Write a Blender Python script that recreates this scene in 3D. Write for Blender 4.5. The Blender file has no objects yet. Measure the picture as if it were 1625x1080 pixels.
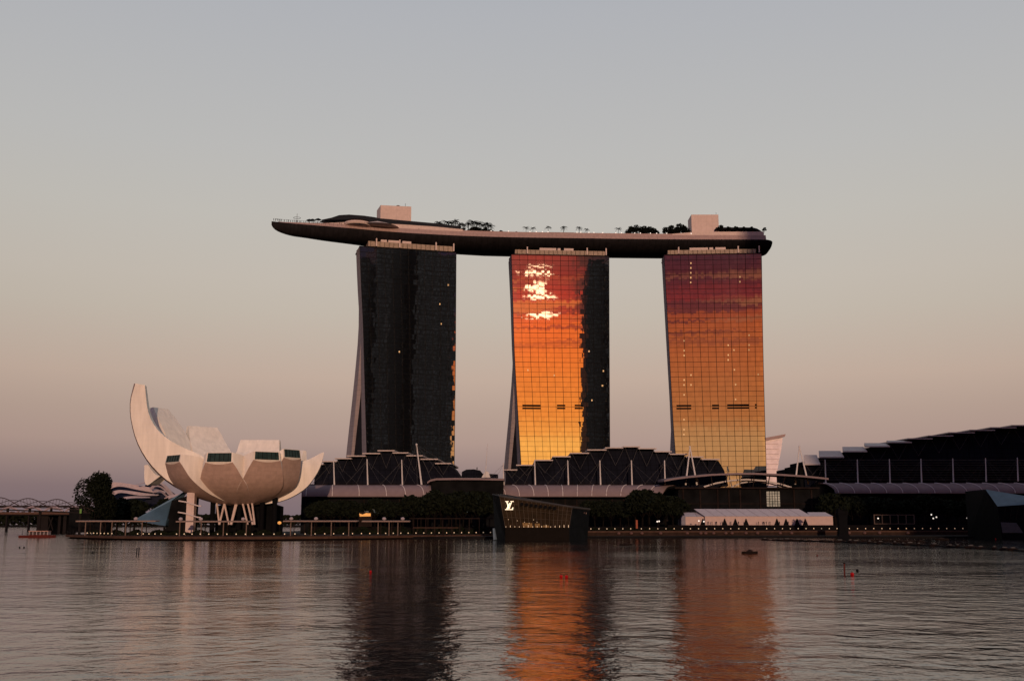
import bpy, bmesh, math, random
from mathutils import Vector, Matrix
from mathutils.noise import noise as pnoise
random.seed(7)
D = bpy.data
sc = bpy.context.scene
R = math.radians
# ------------------------------------------------------------ camera
F = 1700.0            # focal length in photo pixels (1625 wide)
HC = 6.5              # camera height over the water
PIT = math.atan(289 / F)
cam = D.objects.new('camera', D.cameras.new('camera'))
sc.collection.objects.link(cam); sc.camera = cam
cam.location = (0, 0, HC); cam.rotation_euler = (math.pi / 2 + PIT, 0, 0)
cam.data.sensor_width = 36; cam.data.lens = 36 * F / 1625
cam.data.clip_start = .5; cam.data.clip_end = 40000
sc.render.resolution_x = 1024; sc.render.resolution_y = 680
sc.view_settings.view_transform = 'Standard'; sc.view_settings.look = 'None'
sc.view_settings.exposure = 0; sc.view_settings.gamma = 1
sc.cycles.use_denoising = True
sc.cycles.max_bounces = 6; sc.cycles.glossy_bounces = 4; sc.cycles.diffuse_bounces = 3
sc.cycles.sample_clamp_indirect = 1.6; sc.cycles.sample_clamp_direct = 0
sc.cycles.caustics_reflective = False

# ------------------------------------------------------------ sky and sun
SUN_AZ, SUN_EL = 7.2, 6.4       # sun behind the camera: degrees towards +x from -y
GLOW_AZ, GLOW_EL = 10.4, 7.1   # where its glare breaks through the cloud bands
w = D.worlds.new('World'); sc.world = w; w.use_nodes = True
nt = w.node_tree; nt.nodes.clear()
def N(t, kind, **kw):
    n = t.nodes.new(kind)
    for k, v in kw.items(): setattr(n, k, v)
    return n
def ramp(t, fac, stops, interp='LINEAR'):
    n = N(t, 'ShaderNodeValToRGB'); n.color_ramp.interpolation = interp
    cr = n.color_ramp
    while len(cr.elements) > 1: cr.elements.remove(cr.elements[0])
    cr.elements[0].position = stops[0][0]; cr.elements[0].color = (*stops[0][1], 1)
    for p, c in stops[1:]:
        e = cr.elements.new(p); e.color = (*c, 1)
    t.links.new(fac, n.inputs[0]); return n.outputs[0]
def math_(t, op, a, b=None, c=None, clamp=False):
    n = N(t, 'ShaderNodeMath', operation=op, use_clamp=clamp)
    for i, x in enumerate((a, b, c)):
        if x is None: continue
        if isinstance(x, (int, float)): n.inputs[i].default_value = x
        else: t.links.new(x, n.inputs[i])
    return n.outputs[0]
def mixc(t, fac, a, b, mode='MIX'):
    n = N(t, 'ShaderNodeMix', data_type='RGBA', blend_type=mode)
    for s, x in ((0, fac), (6, a), (7, b)):
        if isinstance(x, (int, float)): n.inputs[s].default_value = x
        elif isinstance(x, tuple): n.inputs[s].default_value = (*x, 1)
        else: t.links.new(x, n.inputs[s])
    return n.outputs[2]
def smooth(t, x, lo, hi):
    n = N(t, 'ShaderNodeMapRange', interpolation_type='SMOOTHSTEP')
    n.inputs[1].default_value = lo; n.inputs[2].default_value = hi
    t.links.new(x, n.inputs[0]); return n.outputs[0]
def world_sky():
    t = nt
    tc = N(t, 'ShaderNodeTexCoord'); sep = N(t, 'ShaderNodeSeparateXYZ')
    t.links.new(tc.outputs['Generated'], sep.inputs[0])
    x, y, z = sep.outputs
    # east: the dusk sky behind the bay, pink grey at the horizon, blue grey above
    zr = math_(t, 'MULTIPLY', z, 2.0, clamp=True)
    L_ = lambda r, g, b_: tuple((c / 255 / 12.92 if c < 10 else ((c / 255 + .055) / 1.055) ** 2.4) for c in (r, g, b_))
    east = ramp(t, zr, [(0, L_(122, 106, 112)), (.064, L_(137, 117, 118)), (.145, L_(175, 150, 140)), (.2, L_(182, 159, 146)), (.262, L_(193, 171, 156)), (.378, L_(194, 183, 170)),
                        (.436, L_(195, 186, 175)), (.55, L_(192, 188, 181)), (.662, L_(187, 186, 184)), (.898, L_(176, 178, 183)), (1, L_(168, 173, 180))])
    # the middle of that sky glows a little, the sides fall off
    az = math_(t, 'ARCTAN2', x, y)
    daz = math_(t, 'ABSOLUTE', math_(t, 'SUBTRACT', az, .05))
    fall = math_(t, 'SUBTRACT', 1.0, math_(t, 'MULTIPLY', smooth(t, daz, .12, .9), .17))
    lowf = math_(t, 'SUBTRACT', 1.0, math_(t, 'MULTIPLY', smooth(t, z, .05, .4), .75))
    fall = math_(t, 'SUBTRACT', 1.0, math_(t, 'MULTIPLY', math_(t, 'SUBTRACT', 1.0, fall), lowf))
    east = mixc(t, 1.0, east, fall, 'MULTIPLY')
    # west: the sunset behind the camera
    saz = R(GLOW_AZ)
    az2 = math_(t, 'ARCTAN2', x, math_(t, 'MULTIPLY', y, -1.0))      # 0 = straight behind, + to +x
    dsun = math_(t, 'SUBTRACT', az2, saz)
    mp = N(t, 'ShaderNodeCombineXYZ')
    t.links.new(math_(t, 'MULTIPLY', az2, 2.6), mp.inputs[0]); t.links.new(math_(t, 'MULTIPLY', z, 300.0), mp.inputs[1])
    nz = N(t, 'ShaderNodeTexNoise'); nz.inputs['Scale'].default_value = 1.0; nz.inputs['Detail'].default_value = 4
    t.links.new(mp.outputs[0], nz.inputs[0])
    mp2 = N(t, 'ShaderNodeCombineXYZ')
    t.links.new(math_(t, 'MULTIPLY', az2, 4.0), mp2.inputs[0]); t.links.new(math_(t, 'MULTIPLY', z, 120.0), mp2.inputs[1])
    nz2 = N(t, 'ShaderNodeTexNoise'); nz2.inputs['Scale'].default_value = 1.0; nz2.inputs['Detail'].default_value = 6
    t.links.new(mp2.outputs[0], nz2.inputs[0])
    zw = math_(t, 'ADD', z, math_(t, 'MULTIPLY', math_(t, 'SUBTRACT', nz2.outputs[0], .5), .014))
    z2 = math_(t, 'MULTIPLY', zw, 4.0, clamp=True)
    west = ramp(t, z2, [(0, (1.35, .58, .12)), (.16, (1.5, .64, .12)), (.22, (1.32, .38, .055)), (.34, (1.30, .27, .038)), (.42, (1.15, .19, .03)),
                        (.47, (.60, .045, .03)), (.53, (.22, .022, .024)), (.58, (.10, .034, .036)), (.64, (.11, .05, .055)), (.75, (.22, .15, .16)), (1.0, (.30, .29, .32))])
    cloud = smooth(t, nz.outputs[0], .47, .53)
    zone = math_(t, 'MULTIPLY', smooth(t, z, .086, .104), math_(t, 'SUBTRACT', 1.0, smooth(t, z, .2, .3)))
    cl = math_(t, 'MULTIPLY', cloud, zone)
    west = mixc(t, math_(t, 'MULTIPLY', cl, .78), west, (.26, .035, .032))
    st_ = math_(t, 'MULTIPLY', smooth(t, nz2.outputs[0], .56, .62), math_(t, 'MULTIPLY', smooth(t, z, .10, .108), math_(t, 'SUBTRACT', 1.0, smooth(t, z, .125, .135))))
    west = mixc(t, math_(t, 'MULTIPLY', st_, .7), west, (.95, .26, .06))
    wd = math_(t, 'MULTIPLY', smooth(t, nz.outputs[0], .40, .45), math_(t, 'MULTIPLY', smooth(t, z, .108, .114), smooth(t, dsun, .028, .040)))
    west = mixc(t, wd, west, (.030, .022, .024))
    # the sky dims and browns away from the sun
    side = smooth(t, math_(t, 'ABSOLUTE', dsun), .035, .085)
    dim = mixc(t, side, (1.0, 1.0, 1.0), (.47, .52, 1.05))
    west = mixc(t, 1.0, west, dim, 'MULTIPLY')
    # sun glow torn by the cloud bands
    dz = math_(t, 'DIVIDE', math_(t, 'SUBTRACT', z, math.sin(R(GLOW_EL))), .0105)
    dx = math_(t, 'DIVIDE', dsun, .0150)
    d2 = math_(t, 'SQRT', math_(t, 'ADD', math_(t, 'MULTIPLY', dz, dz), math_(t, 'MULTIPLY', dx, dx)))
    mp3 = N(t, 'ShaderNodeCombineXYZ')
    t.links.new(math_(t, 'MULTIPLY', az2, 9.0), mp3.inputs[0]); t.links.new(math_(t, 'MULTIPLY', z, 300.0), mp3.inputs[1])
    nz3 = N(t, 'ShaderNodeTexNoise'); nz3.inputs['Scale'].default_value = 1.0; nz3.inputs['Detail'].default_value = 3
    t.links.new(mp3.outputs[0], nz3.inputs[0])
    gap = math_(t, 'ADD', nz3.outputs[0], math_(t, 'MULTIPLY', math_(t, 'SUBTRACT', 1.0, d2), .13))
    core = math_(t, 'MULTIPLY', math_(t, 'SUBTRACT', 1.0, smooth(t, d2, 1.3, 2.0)), smooth(t, gap, .53, .57))
    halo = math_(t, 'SUBTRACT', 1.0, smooth(t, d2, .0, 5.0))
    west = mixc(t, 1.0, west, mixc(t, halo, (0, 0, 0), (.35, .03, .01)), 'ADD')
    west = mixc(t, core, west, (4.5, 2.6, 1.5))
    isw = smooth(t, math_(t, 'MULTIPLY', y, -1.0), -.15, .65)
    col = mixc(t, isw, east, west)
    below = smooth(t, z, -.02, -.002)
    bg = N(t, 'ShaderNodeBackground'); t.links.new(col, bg.inputs[0]); bg.inputs[1].default_value = 1.0
    sky = N(t, 'ShaderNodeTexSky', sky_type='NISHITA', sun_disc=False)
    sky.sun_elevation = R(SUN_EL); sky.sun_rotation = R(180 - SUN_AZ)
    bg2 = N(t, 'ShaderNodeBackground'); t.links.new(sky.outputs[0], bg2.inputs[0]); bg2.inputs[1].default_value = .0005
    add = N(t, 'ShaderNodeAddShader'); out = N(t, 'ShaderNodeOutputWorld')
    t.links.new(bg.outputs[0], add.inputs[0]); t.links.new(bg2.outputs[0], add.inputs[1]); t.links.new(add.outputs[0], out.inputs[0])
world_sky()
sl = D.lights.new('sun', 'SUN'); sl.energy = 2.1; sl.angle = R(.6); sl.color = (1.0, .66, .46)
so = D.objects.new('sun', sl); sc.collection.objects.link(so)
sdir = Vector((math.sin(R(SUN_AZ)) * math.cos(R(SUN_EL)), -math.cos(R(SUN_AZ)) * math.cos(R(SUN_EL)), math.sin(R(SUN_EL))))
so.rotation_euler = sdir.to_track_quat('Z', 'Y').to_euler(); so.location = sdir * 900

# ------------------------------------------------------------ pixel helpers (photo pixels -> world metres)
cp, sp = math.cos(PIT), math.sin(PIT)
def ray(px, py):
    u = (px - 812.5) / F; v = (540 - py) / F
    return Vector((u, cp - v * sp, sp + v * cp))
def P(px, py, Y):
    r = ray(px, py); k = Y / r.y
    return Vector((r.x * k, Y, HC + r.z * k))
def Zr(py, Y): return P(812, py, Y).z
def Xp(px, py, Y): return P(px, py, Y).x
def Yz(py, z):
    r = ray(812.5, py); return r.y * (z - HC) / r.z

# ------------------------------------------------------------ materials
MATS = {}
def mat(name, col, rough=.7, metal=0, emit=None, es=0, var=.12, vscale=.6, spec=.10, streak=False, bump=0):
    if name in MATS: return MATS[name]
    m = D.materials.new(name); m.use_nodes = True; t = m.node_tree
    b = t.nodes['Principled BSDF']
    b.inputs['Roughness'].default_value = rough; b.inputs['Metallic'].default_value = metal
    b.inputs['Specular IOR Level'].default_value = spec
    b.inputs['Base Color'].default_value = (*col, 1)
    if var:
        tc = N(t, 'ShaderNodeTexCoord'); mp = N(t, 'ShaderNodeMapping')
        mp.inputs['Scale'].default_value = (vscale, vscale, vscale * (.15 if streak else 1))
        nz = N(t, 'ShaderNodeTexNoise'); nz.inputs['Scale'].default_value = 1; nz.inputs['Detail'].default_value = 5
        t.links.new(tc.outputs['Object'], mp.inputs[0]); t.links.new(mp.outputs[0], nz.inputs[0])
        c = ramp(t, nz.outputs[0], [(.25, tuple(x * (1 - var * 1.6) for x in col)), (.75, tuple(min(1, x * (1 + var)) for x in col))])
        t.links.new(c, b.inputs['Base Color'])
        if bump:
            bp = N(t, 'ShaderNodeBump'); bp.inputs['Strength'].default_value = bump; bp.inputs['Distance'].default_value = .3
            t.links.new(nz.outputs[0], bp.inputs['Height']); t.links.new(bp.outputs[0], b.inputs['Normal'])
    if emit:
        b.inputs['Emission Color'].default_value = (*emit, 1); b.inputs['Emission Strength'].default_value = es
    MATS[name] = m; return m

def facade_glass(name, tint=.62, dark=(.0035, .0038, .0045), amp=.0021, pw=1.9, ph=3.35, rough=.012, mir=(1, .97, .94), face_dark=.0):
    """curtain wall: every pane a slightly different mirror; uv in metres"""
    m = D.materials.new(name); m.use_nodes = True; t = m.node_tree; t.nodes.clear()
    uv = N(t, 'ShaderNodeUVMap'); sep = N(t, 'ShaderNodeSeparateXYZ'); t.links.new(uv.outputs[0], sep.inputs[0])
    fu = math_(t, 'FLOOR', math_(t, 'DIVIDE', sep.outputs[0], pw)); fv = math_(t, 'FLOOR', math_(t, 'DIVIDE', sep.outputs[1], ph))
    cb = N(t, 'ShaderNodeCombineXYZ'); t.links.new(fu, cb.inputs[0]); t.links.new(fv, cb.inputs[1])
    wn = N(t, 'ShaderNodeTexWhiteNoise', noise_dimensions='3D'); t.links.new(cb.outputs[0], wn.inputs[0])
    sub = N(t, 'ShaderNodeVectorMath', operation='SUBTRACT'); t.links.new(wn.outputs[1], sub.inputs[0]); sub.inputs[1].default_value = (.5, .5, .5)
    # slow warp inside and across panes
    nz = N(t, 'ShaderNodeTexNoise'); nz.inputs['Scale'].default_value = .33; nz.inputs['Detail'].default_value = 2; t.links.new(uv.outputs[0], nz.inputs[0])
    sub2 = N(t, 'ShaderNodeVectorMath', operation='SUBTRACT'); t.links.new(nz.outputs[1], sub2.inputs[0]); sub2.inputs[1].default_value = (.5, .5, .5)
    add0 = N(t, 'ShaderNodeVectorMath', operation='ADD'); t.links.new(sub.outputs[0], add0.inputs[0]); t.links.new(sub2.outputs[0], add0.inputs[1])
    sc_ = N(t, 'ShaderNodeVectorMath', operation='SCALE'); fl_ = N(t, 'ShaderNodeVectorMath', operation='MULTIPLY'); t.links.new(add0.outputs[0], fl_.inputs[0]); fl_.inputs[1].default_value = (1.6, 1.6, .38)   # panes sit truer in height than in plan
    t.links.new(fl_.outputs[0], sc_.inputs[0]); sc_.inputs['Scale'].default_value = amp * 1.2
    geo = N(t, 'ShaderNodeNewGeometry'); add = N(t, 'ShaderNodeVectorMath', operation='ADD')
    t.links.new(geo.outputs['Normal'], add.inputs[0]); t.links.new(sc_.outputs[0], add.inputs[1])
    nm = N(t, 'ShaderNodeVectorMath', operation='NORMALIZE'); t.links.new(add.outputs[0], nm.inputs[0])
    gl = N(t, 'ShaderNodeBsdfGlossy'); gl.inputs['Roughness'].default_value = rough
    t.links.new(nm.outputs[0], gl.inputs['Normal'])
    df = N(t, 'ShaderNodeBsdfDiffuse'); df.inputs[0].default_value = (*dark, 1)
    # per-pane reflectance: blinds, coatings
    refl = math_(t, 'ADD', tint * .93, math_(t, 'MULTIPLY', wn.outputs[0], tint * .11))
    gc = N(t, 'ShaderNodeVectorMath', operation='SCALE'); gc.inputs[0].default_value = mir; t.links.new(refl, gc.inputs['Scale'])
    t.links.new(gc.outputs[0], gl.inputs[0])
    ad = N(t, 'ShaderNodeAddShader'); out = N(t, 'ShaderNodeOutputMaterial')
    t.links.new(gl.outputs[0], ad.inputs[0]); t.links.new(df.outputs[0], ad.inputs[1]); t.links.new(ad.outputs[0], out.inputs[0])
    MATS[name] = m; return m

def water_mat():
    m = D.materials.new('water'); m.use_nodes = True; t = m.node_tree; b = t.nodes['Principled BSDF']
    b.inputs['Base Color'].default_value = (.003, .003, .0035, 1); b.inputs['Roughness'].default_value = .07
    b.inputs['IOR'].default_value = 1.5; b.inputs['Specular IOR Level'].default_value = .5
    tc = N(t, 'ShaderNodeTexCoord')
    def nse(sx, sy, det, rot=0, dist=0):
        mp = N(t, 'ShaderNodeMapping'); mp.inputs['Scale'].default_value = (sx, sy, 1); mp.inputs['Rotation'].default_value = (0, 0, rot)
        t.links.new(tc.outputs['Object'], mp.inputs[0])
        n = N(t, 'ShaderNodeTexNoise'); n.inputs['Scale'].default_value = 1; n.inputs['Detail'].default_value = det
        n.inputs['Roughness'].default_value = .55; n.inputs['Distortion'].default_value = dist
        t.links.new(mp.outputs[0], n.inputs[0]); return n.outputs[0]
    a = nse(.26, .30, 2, .5, .5); b1 = nse(1.15, 1.05, 3, -.5, .4); c = nse(3.6, 3.4, 3, .1)
    patch = nse(.012, .03, 3, .1)
    h = math_(t, 'ADD', math_(t, 'MULTIPLY', a, WV[0]), math_(t, 'MULTIPLY', b1, WV[1]))
    amp = math_(t, 'ADD', .6, math_(t, 'MULTIPLY', smooth(t, patch, .38, .62), .5))
    h = math_(t, 'MULTIPLY', math_(t, 'ADD', h, math_(t, 'MULTIPLY', c, WV[2])), amp)
    bp = N(t, 'ShaderNodeBump'); bp.inputs['Strength'].default_value = 1; bp.inputs['Distance'].default_value = 1
    t.links.new(h, bp.inputs['Height']); t.links.new(bp.outputs[0], b.inputs['Normal'])
    MATS['water'] = m; return m
WV = (.18, .060, .015)

M = dict(
    concrete=mat('tower_concrete', (.30, .25, .25), .8, streak=True, vscale=.3),
    mullion=mat('dark_mullion', (.010, .009, .009), .8, spec=.02),
    endglass=mat('dark_side_glass', (.012, .012, .016), .5, spec=.1, vscale=.2, var=.3),
    crown=mat('bronze_crown_cladding', (.36, .27, .20), .6, vscale=.8, var=.2),
    pinkpanel=mat('pale_roof_panel', (.62, .48, .42), .7, var=.06),
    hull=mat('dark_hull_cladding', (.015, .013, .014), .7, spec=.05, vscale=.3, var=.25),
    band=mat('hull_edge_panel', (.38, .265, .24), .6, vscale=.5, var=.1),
    white=mat('white_wall', (.72, .66, .62), .7, var=.05),
    darkroof=mat('dark_canopy_metal', (.015, .017, .022), .6, spec=.06),
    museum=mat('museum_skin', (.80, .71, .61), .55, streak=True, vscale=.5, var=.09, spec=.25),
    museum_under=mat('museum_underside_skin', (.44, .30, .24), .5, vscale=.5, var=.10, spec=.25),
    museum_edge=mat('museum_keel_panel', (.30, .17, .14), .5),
    skylight=mat('green_skylight_glass', (.022, .042, .038), .4, spec=.15, var=.3, vscale=.5),
    halldark=mat('dark_hall_wall', (.009, .010, .016), .8, spec=.03, vscale=.12, var=.3),
    hallroof=mat('pale_roof_slab', (.50, .42, .38), .6, var=.08),
    canopy=mat('pink_canopy_membrane', (.21, .155, .158), .6, vscale=.3, var=.08),
    rib=mat('canopy_rib', (.62, .54, .52), .5, var=.05),
    mast=mat('white_steel', (.60, .55, .52), .5, var=.05),
    cable=mat('steel_cable', (.08, .075, .075), .5, var=0),
    lower=mat('dark_mall_wall', (.009, .009, .0095), .9, spec=.02, vscale=.15, var=.4),
    lowtrim=mat('dark_mall_trim', (.022, .015, .013), .9, spec=.02, vscale=.3, var=.3),
    deck=mat('timber_deck', (.035, .022, .017), .9, spec=.03, vscale=.5, var=.25),
    deckedge=mat('timber_fascia', (.075, .042, .030), .9, spec=.03, vscale=.5, var=.2),
    under=mat('dark_underdeck', (.008, .007, .007), .9, spec=.02),
    ground=mat('dark_ground', (.01, .009, .009), .9, vscale=.1, var=.3),
    leaf=mat('foliage_dark', (.011, .014, .008), .85, spec=.05, vscale=.9, var=.45),
    palm=mat('palm_foliage', (.007, .009, .006), .85, spec=.05, vscale=.9, var=.4),
    bark=mat('bark', (.010, .008, .007), .9, spec=.02),
    tentroof=mat('white_tent_roof', (.42, .37, .385), .6, var=.06),
    tentwall=mat('white_tent_wall', (.52, .38, .33), .6, var=.06),
    black=mat('black_painted', (.006, .006, .007), .8, spec=.03),
    lamp=mat('lamp_glow', (.9, .8, .6), .5, emit=(1, .66, .36), es=.24, var=0),
    lampw=mat('white_lamp_glow', (.9, .9, .9), .5, emit=(1, .88, .74), es=.8, var=0),
    shop=mat('dim_shop_light', (.2, .2, .17), .5, emit=(.6, .62, .5), es=.16, vscale=1.2, var=.8),
    shopwarm=mat('warm_shop_light', (.5, .25, .08), .5, emit=(1, .42, .10), es=.6, var=.5),
    winlit=mat('lit_room', (.5, .35, .2), .5, emit=(1, .55, .22), es=.45, var=0),
    red=mat('red_paint', (.55, .02, .015), .4, var=0),
    buoyred=mat('red_buoy_plastic', (.38, .006, .008), .6, var=0),
    boatred=mat('dull_red_hull', (.10, .020, .016), .8),
    boatwhite=mat('boat_white', (.5, .42, .42), .5),
    cloth=mat('dark_clothing', (.012, .012, .014), .8, var=.3),
    bluewall=mat('blue_sloping_panel', (.055, .105, .145), .35, spec=.5, vscale=.4),
    domeglass=mat('dome_glass', (.018, .020, .035), .6, spec=.05),
    domerib=mat('dome_rib', (.50, .37, .34), .6),
    far=mat('far_tower_skin', (.85, .72, .70), .6, vscale=.08, var=.12),
    pav=mat('pavilion_dark_glass', (.005, .006, .007), .6, spec=.03, vscale=.5, var=.3),
    pavface=mat('pavilion_tinted_glass', (.020, .012, .007), .6, spec=.03, vscale=.35, var=.45, emit=(1, .5, .18), es=.007),
    pavwarm=mat('pavilion_warm_room', (.12, .07, .03), .8, spec=.02, emit=(1, .45, .14), es=.09, vscale=.9, var=.6),
    emblem=mat('lit_emblem', (.9, .8, .6), .4, emit=(1, .82, .58), es=.95, var=0),
    bluestrip=mat('blue_grey_strip', (.13, .18, .22), .5),
    bridge=mat('bridge_concrete', (.018, .015, .015), .9, spec=.03),
    helix=mat('helix_steel', (.07, .05, .05), .5),
    umbrella=mat('umbrella_cloth', (.012, .012, .014), .8),
    office=None)

def seams(m, step_z, step_x, width=.14, dark=.80):
    "cladding joints: thin dark lines every few metres, in object space"
    t = m.node_tree; b = t.nodes['Principled BSDF']; src = b.inputs['Base Color'].links[0].from_socket
    tc = N(t, 'ShaderNodeTexCoord'); sp_ = N(t, 'ShaderNodeSeparateXYZ'); t.links.new(tc.outputs['Object'], sp_.inputs[0])
    def line(sock, st):
        f = math_(t, 'FRACT', math_(t, 'DIVIDE', sock, st)); return math_(t, 'LESS_THAN', f, width / st)
    k = math_(t, 'MAXIMUM', line(sp_.outputs[2], step_z), line(math_(t, 'ADD', sp_.outputs[0], math_(t, 'MULTIPLY', sp_.outputs[1], .6)), step_x))
    c = mixc(t, k, (1.0, 1.0, 1.0), (dark, dark, dark)); o_ = mixc(t, 1.0, src, c, 'MULTIPLY'); t.links.new(o_, b.inputs['Base Color'])
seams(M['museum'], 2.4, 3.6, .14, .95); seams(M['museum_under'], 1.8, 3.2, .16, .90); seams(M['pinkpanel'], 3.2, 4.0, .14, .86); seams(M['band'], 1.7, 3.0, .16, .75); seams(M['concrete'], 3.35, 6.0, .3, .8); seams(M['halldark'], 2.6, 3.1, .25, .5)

# ------------------------------------------------------------ object helpers
C = sc.collection
ORG = {}
def tag(o, label=None, cat=None, group=None, kind=None):
    if label: o['label'] = label
    if cat: o['category'] = cat
    if group: o['group'] = group
    if kind: o['kind'] = kind
    return o
def thing(name, loc, label, cat, group=None, rz=0):
    o = D.objects.new(name, None); C.objects.link(o); o.location = loc; o.rotation_euler.z = rz
    o.empty_display_size = 1; ORG[o.name] = Vector(loc); return tag(o, label, cat, group)
def dup(o, loc, label=None, rz=None, s=None, parent=None, group=None):
    c = o.copy(); C.objects.link(c)
    if parent is None:
        c.location = loc
        if rz is not None: c.rotation_euler.z = rz
        if s is not None: c.scale = (s, s, s) if isinstance(s, (int, float)) else s
        if label: c['label'] = label
        if group: c['group'] = group
    else: c.parent = parent
    for ch in [q for q in o.children]: dup(ch, None, parent=c)
    return c
class MB:
    def __init__(s): s.v = []; s.f = []; s.uv = {}
    def add(s, vs, fs):
        b = len(s.v); s.v += [tuple(v) for v in vs]; s.f += [tuple(b + i for i in f) for f in fs]; return b
    def box(s, x0, x1, y0, y1, z0, z1):
        s.add([(x0, y0, z0), (x1, y0, z0), (x1, y1, z0), (x0, y1, z0), (x0, y0, z1), (x1, y0, z1), (x1, y1, z1), (x0, y1, z1)],
              [(0, 3, 2, 1), (4, 5, 6, 7), (0, 1, 5, 4), (1, 2, 6, 5), (2, 3, 7, 6), (3, 0, 4, 7)]); return s
    def obox(s, o, a, b, s0, s1, t0, t1, z0, z1):
        "box in a rotated frame: a,b horizontal unit axes"
        vs = [(o.x + a.x * q + b.x * r, o.y + a.y * q + b.y * r, z) for z in (z0, z1) for q, r in ((s0, t0), (s1, t0), (s1, t1), (s0, t1))]
        s.add(vs, [(0, 3, 2, 1), (4, 5, 6, 7), (0, 1, 5, 4), (1, 2, 6, 5), (2, 3, 7, 6), (3, 0, 4, 7)]); return s
    def prism(s, pts, y0, y1):
        "polygon in the xz plane extruded in y"
        n = len(pts); vs = [(x, y0, z) for x, z in pts] + [(x, y1, z) for x, z in pts]
        s.add(vs, [tuple(range(n)), tuple(range(2 * n - 1, n - 1, -1))] + [(i, i + n, (i + 1) % n + n, (i + 1) % n) for i in range(n)]); return s
    def slab(s, pts, z0, z1):
        n = len(pts); vs = [(x, y, z0) for x, y in pts] + [(x, y, z1) for x, y in pts]
        s.add(vs, [tuple(range(n - 1, -1, -1)), tuple(range(n, 2 * n))] + [(i, (i + 1) % n, (i + 1) % n + n, i + n) for i in range(n)]); return s
    def loft(s, secs, cap=True, closed=True):
        n = len(secs[0]); b = len(s.v); fs = []
        for q in secs: s.v += [tuple(p) for p in q]
        m = n if closed else n - 1
        for k in range(len(secs) - 1):
            for i in range(m):
                j = (i + 1) % n
                fs.append((b + k * n + i, b + k * n + j, b + (k + 1) * n + j, b + (k + 1) * n + i))
        if cap and closed: fs += [tuple(b + i for i in range(n - 1, -1, -1)), tuple(b + (len(secs) - 1) * n + i for i in range(n))]
        s.f += fs; return s
    def tube(s, pts, r, n=6, cap=True):
        pts = [Vector(p) for p in pts]; rs = r if isinstance(r, (list, tuple)) else [r] * len(pts); secs = []
        for i, p in enumerate(pts):
            d = (pts[min(i + 1, len(pts) - 1)] - pts[max(i - 1, 0)]).normalized()
            up = Vector((0, 0, 1)) if abs(d.z) < .9 else Vector((0, 1, 0))
            a = d.cross(up).normalized(); b = a.cross(d)
            secs.append([p + (a * math.cos(k * 2 * math.pi / n) + b * math.sin(k * 2 * math.pi / n)) * rs[i] for k in range(n)])
        return s.loft(secs, cap)
    def ball(s, c, r, n=8, sz=1):
        secs = [[(c[0] + r * math.sin(a) * math.cos(k * 2 * math.pi / n), c[1] + r * math.sin(a) * math.sin(k * 2 * math.pi / n), c[2] - r * sz * math.cos(a)) for k in range(n)]
                for a in [math.pi * (i + .08) / (n // 2 + .16) for i in range(n // 2 + 1)]]
        return s.loft(secs)
    def lathe(s, c, prof, n=12):
        return s.loft([[(c[0] + r * math.cos(k * 2 * math.pi / n), c[1] + r * math.sin(k * 2 * math.pi / n), c[2] + z) for k in range(n)] for r, z in prof])
    def build(s, name, m, parent=None, smooth=False, uvf=None, fix=True, **kw):
        me = D.meshes.new(name)
        org = ORG.get(parent.name, Vector((0, 0, 0))) if parent else (kw.pop('origin', Vector((0, 0, 0))))
        org = Vector(org)
        me.from_pydata([(v[0] - org.x, v[1] - org.y, v[2] - org.z) for v in s.v], [], s.f)
        if fix:
            bm = bmesh.new(); bm.from_mesh(me); bmesh.ops.recalc_face_normals(bm, faces=bm.faces); bm.to_mesh(me); bm.free()
        if uvf:
            ul = me.uv_layers.new(name='UVMap')
            for l in me.loops: ul.data[l.index].uv = uvf(s.v[l.vertex_index])
        if smooth:
            for p in me.polygons: p.use_smooth = True
        me.materials.append(m if not isinstance(m, str) else M[m])
        o = D.objects.new(name, me); C.objects.link(o)
        if parent: o.parent = parent; ORG[o.name] = org
        else: o.location = org; ORG[o.name] = org
        tag(o, **kw); return o

def interp(keys, x):
    if x <= keys[0][0]: return keys[0][1]
    for (a, va), (b, vb) in zip(keys, keys[1:]):
        if x <= b: return va + (vb - va) * (x - a) / (b - a)
    (a, va), (b, vb) = keys[-2:]
    return vb
def interps(keys, x):        # smooth (monotone-ish hermite)
    n = len(keys)
    if x <= keys[0][0]: return keys[0][1]
    if x >= keys[-1][0]: return keys[-1][1]
    for i in range(n - 1):
        if x <= keys[i + 1][0]: break
    def sl(j):
        if j <= 0: return (keys[1][1] - keys[0][1]) / (keys[1][0] - keys[0][0])
        if j >= n - 1: return (keys[-1][1] - keys[-2][1]) / (keys[-1][0] - keys[-2][0])
        return (keys[j + 1][1] - keys[j - 1][1]) / (keys[j + 1][0] - keys[j - 1][0])
    h = keys[i + 1][0] - keys[i][0]; u = (x - keys[i][0]) / h
    return ((2 * u**3 - 3 * u**2 + 1) * keys[i][1] + (u**3 - 2 * u**2 + u) * h * sl(i) + (-2 * u**3 + 3 * u**2) * keys[i + 1][1] + (u**3 - u**2) * h * sl(i + 1))

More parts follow.
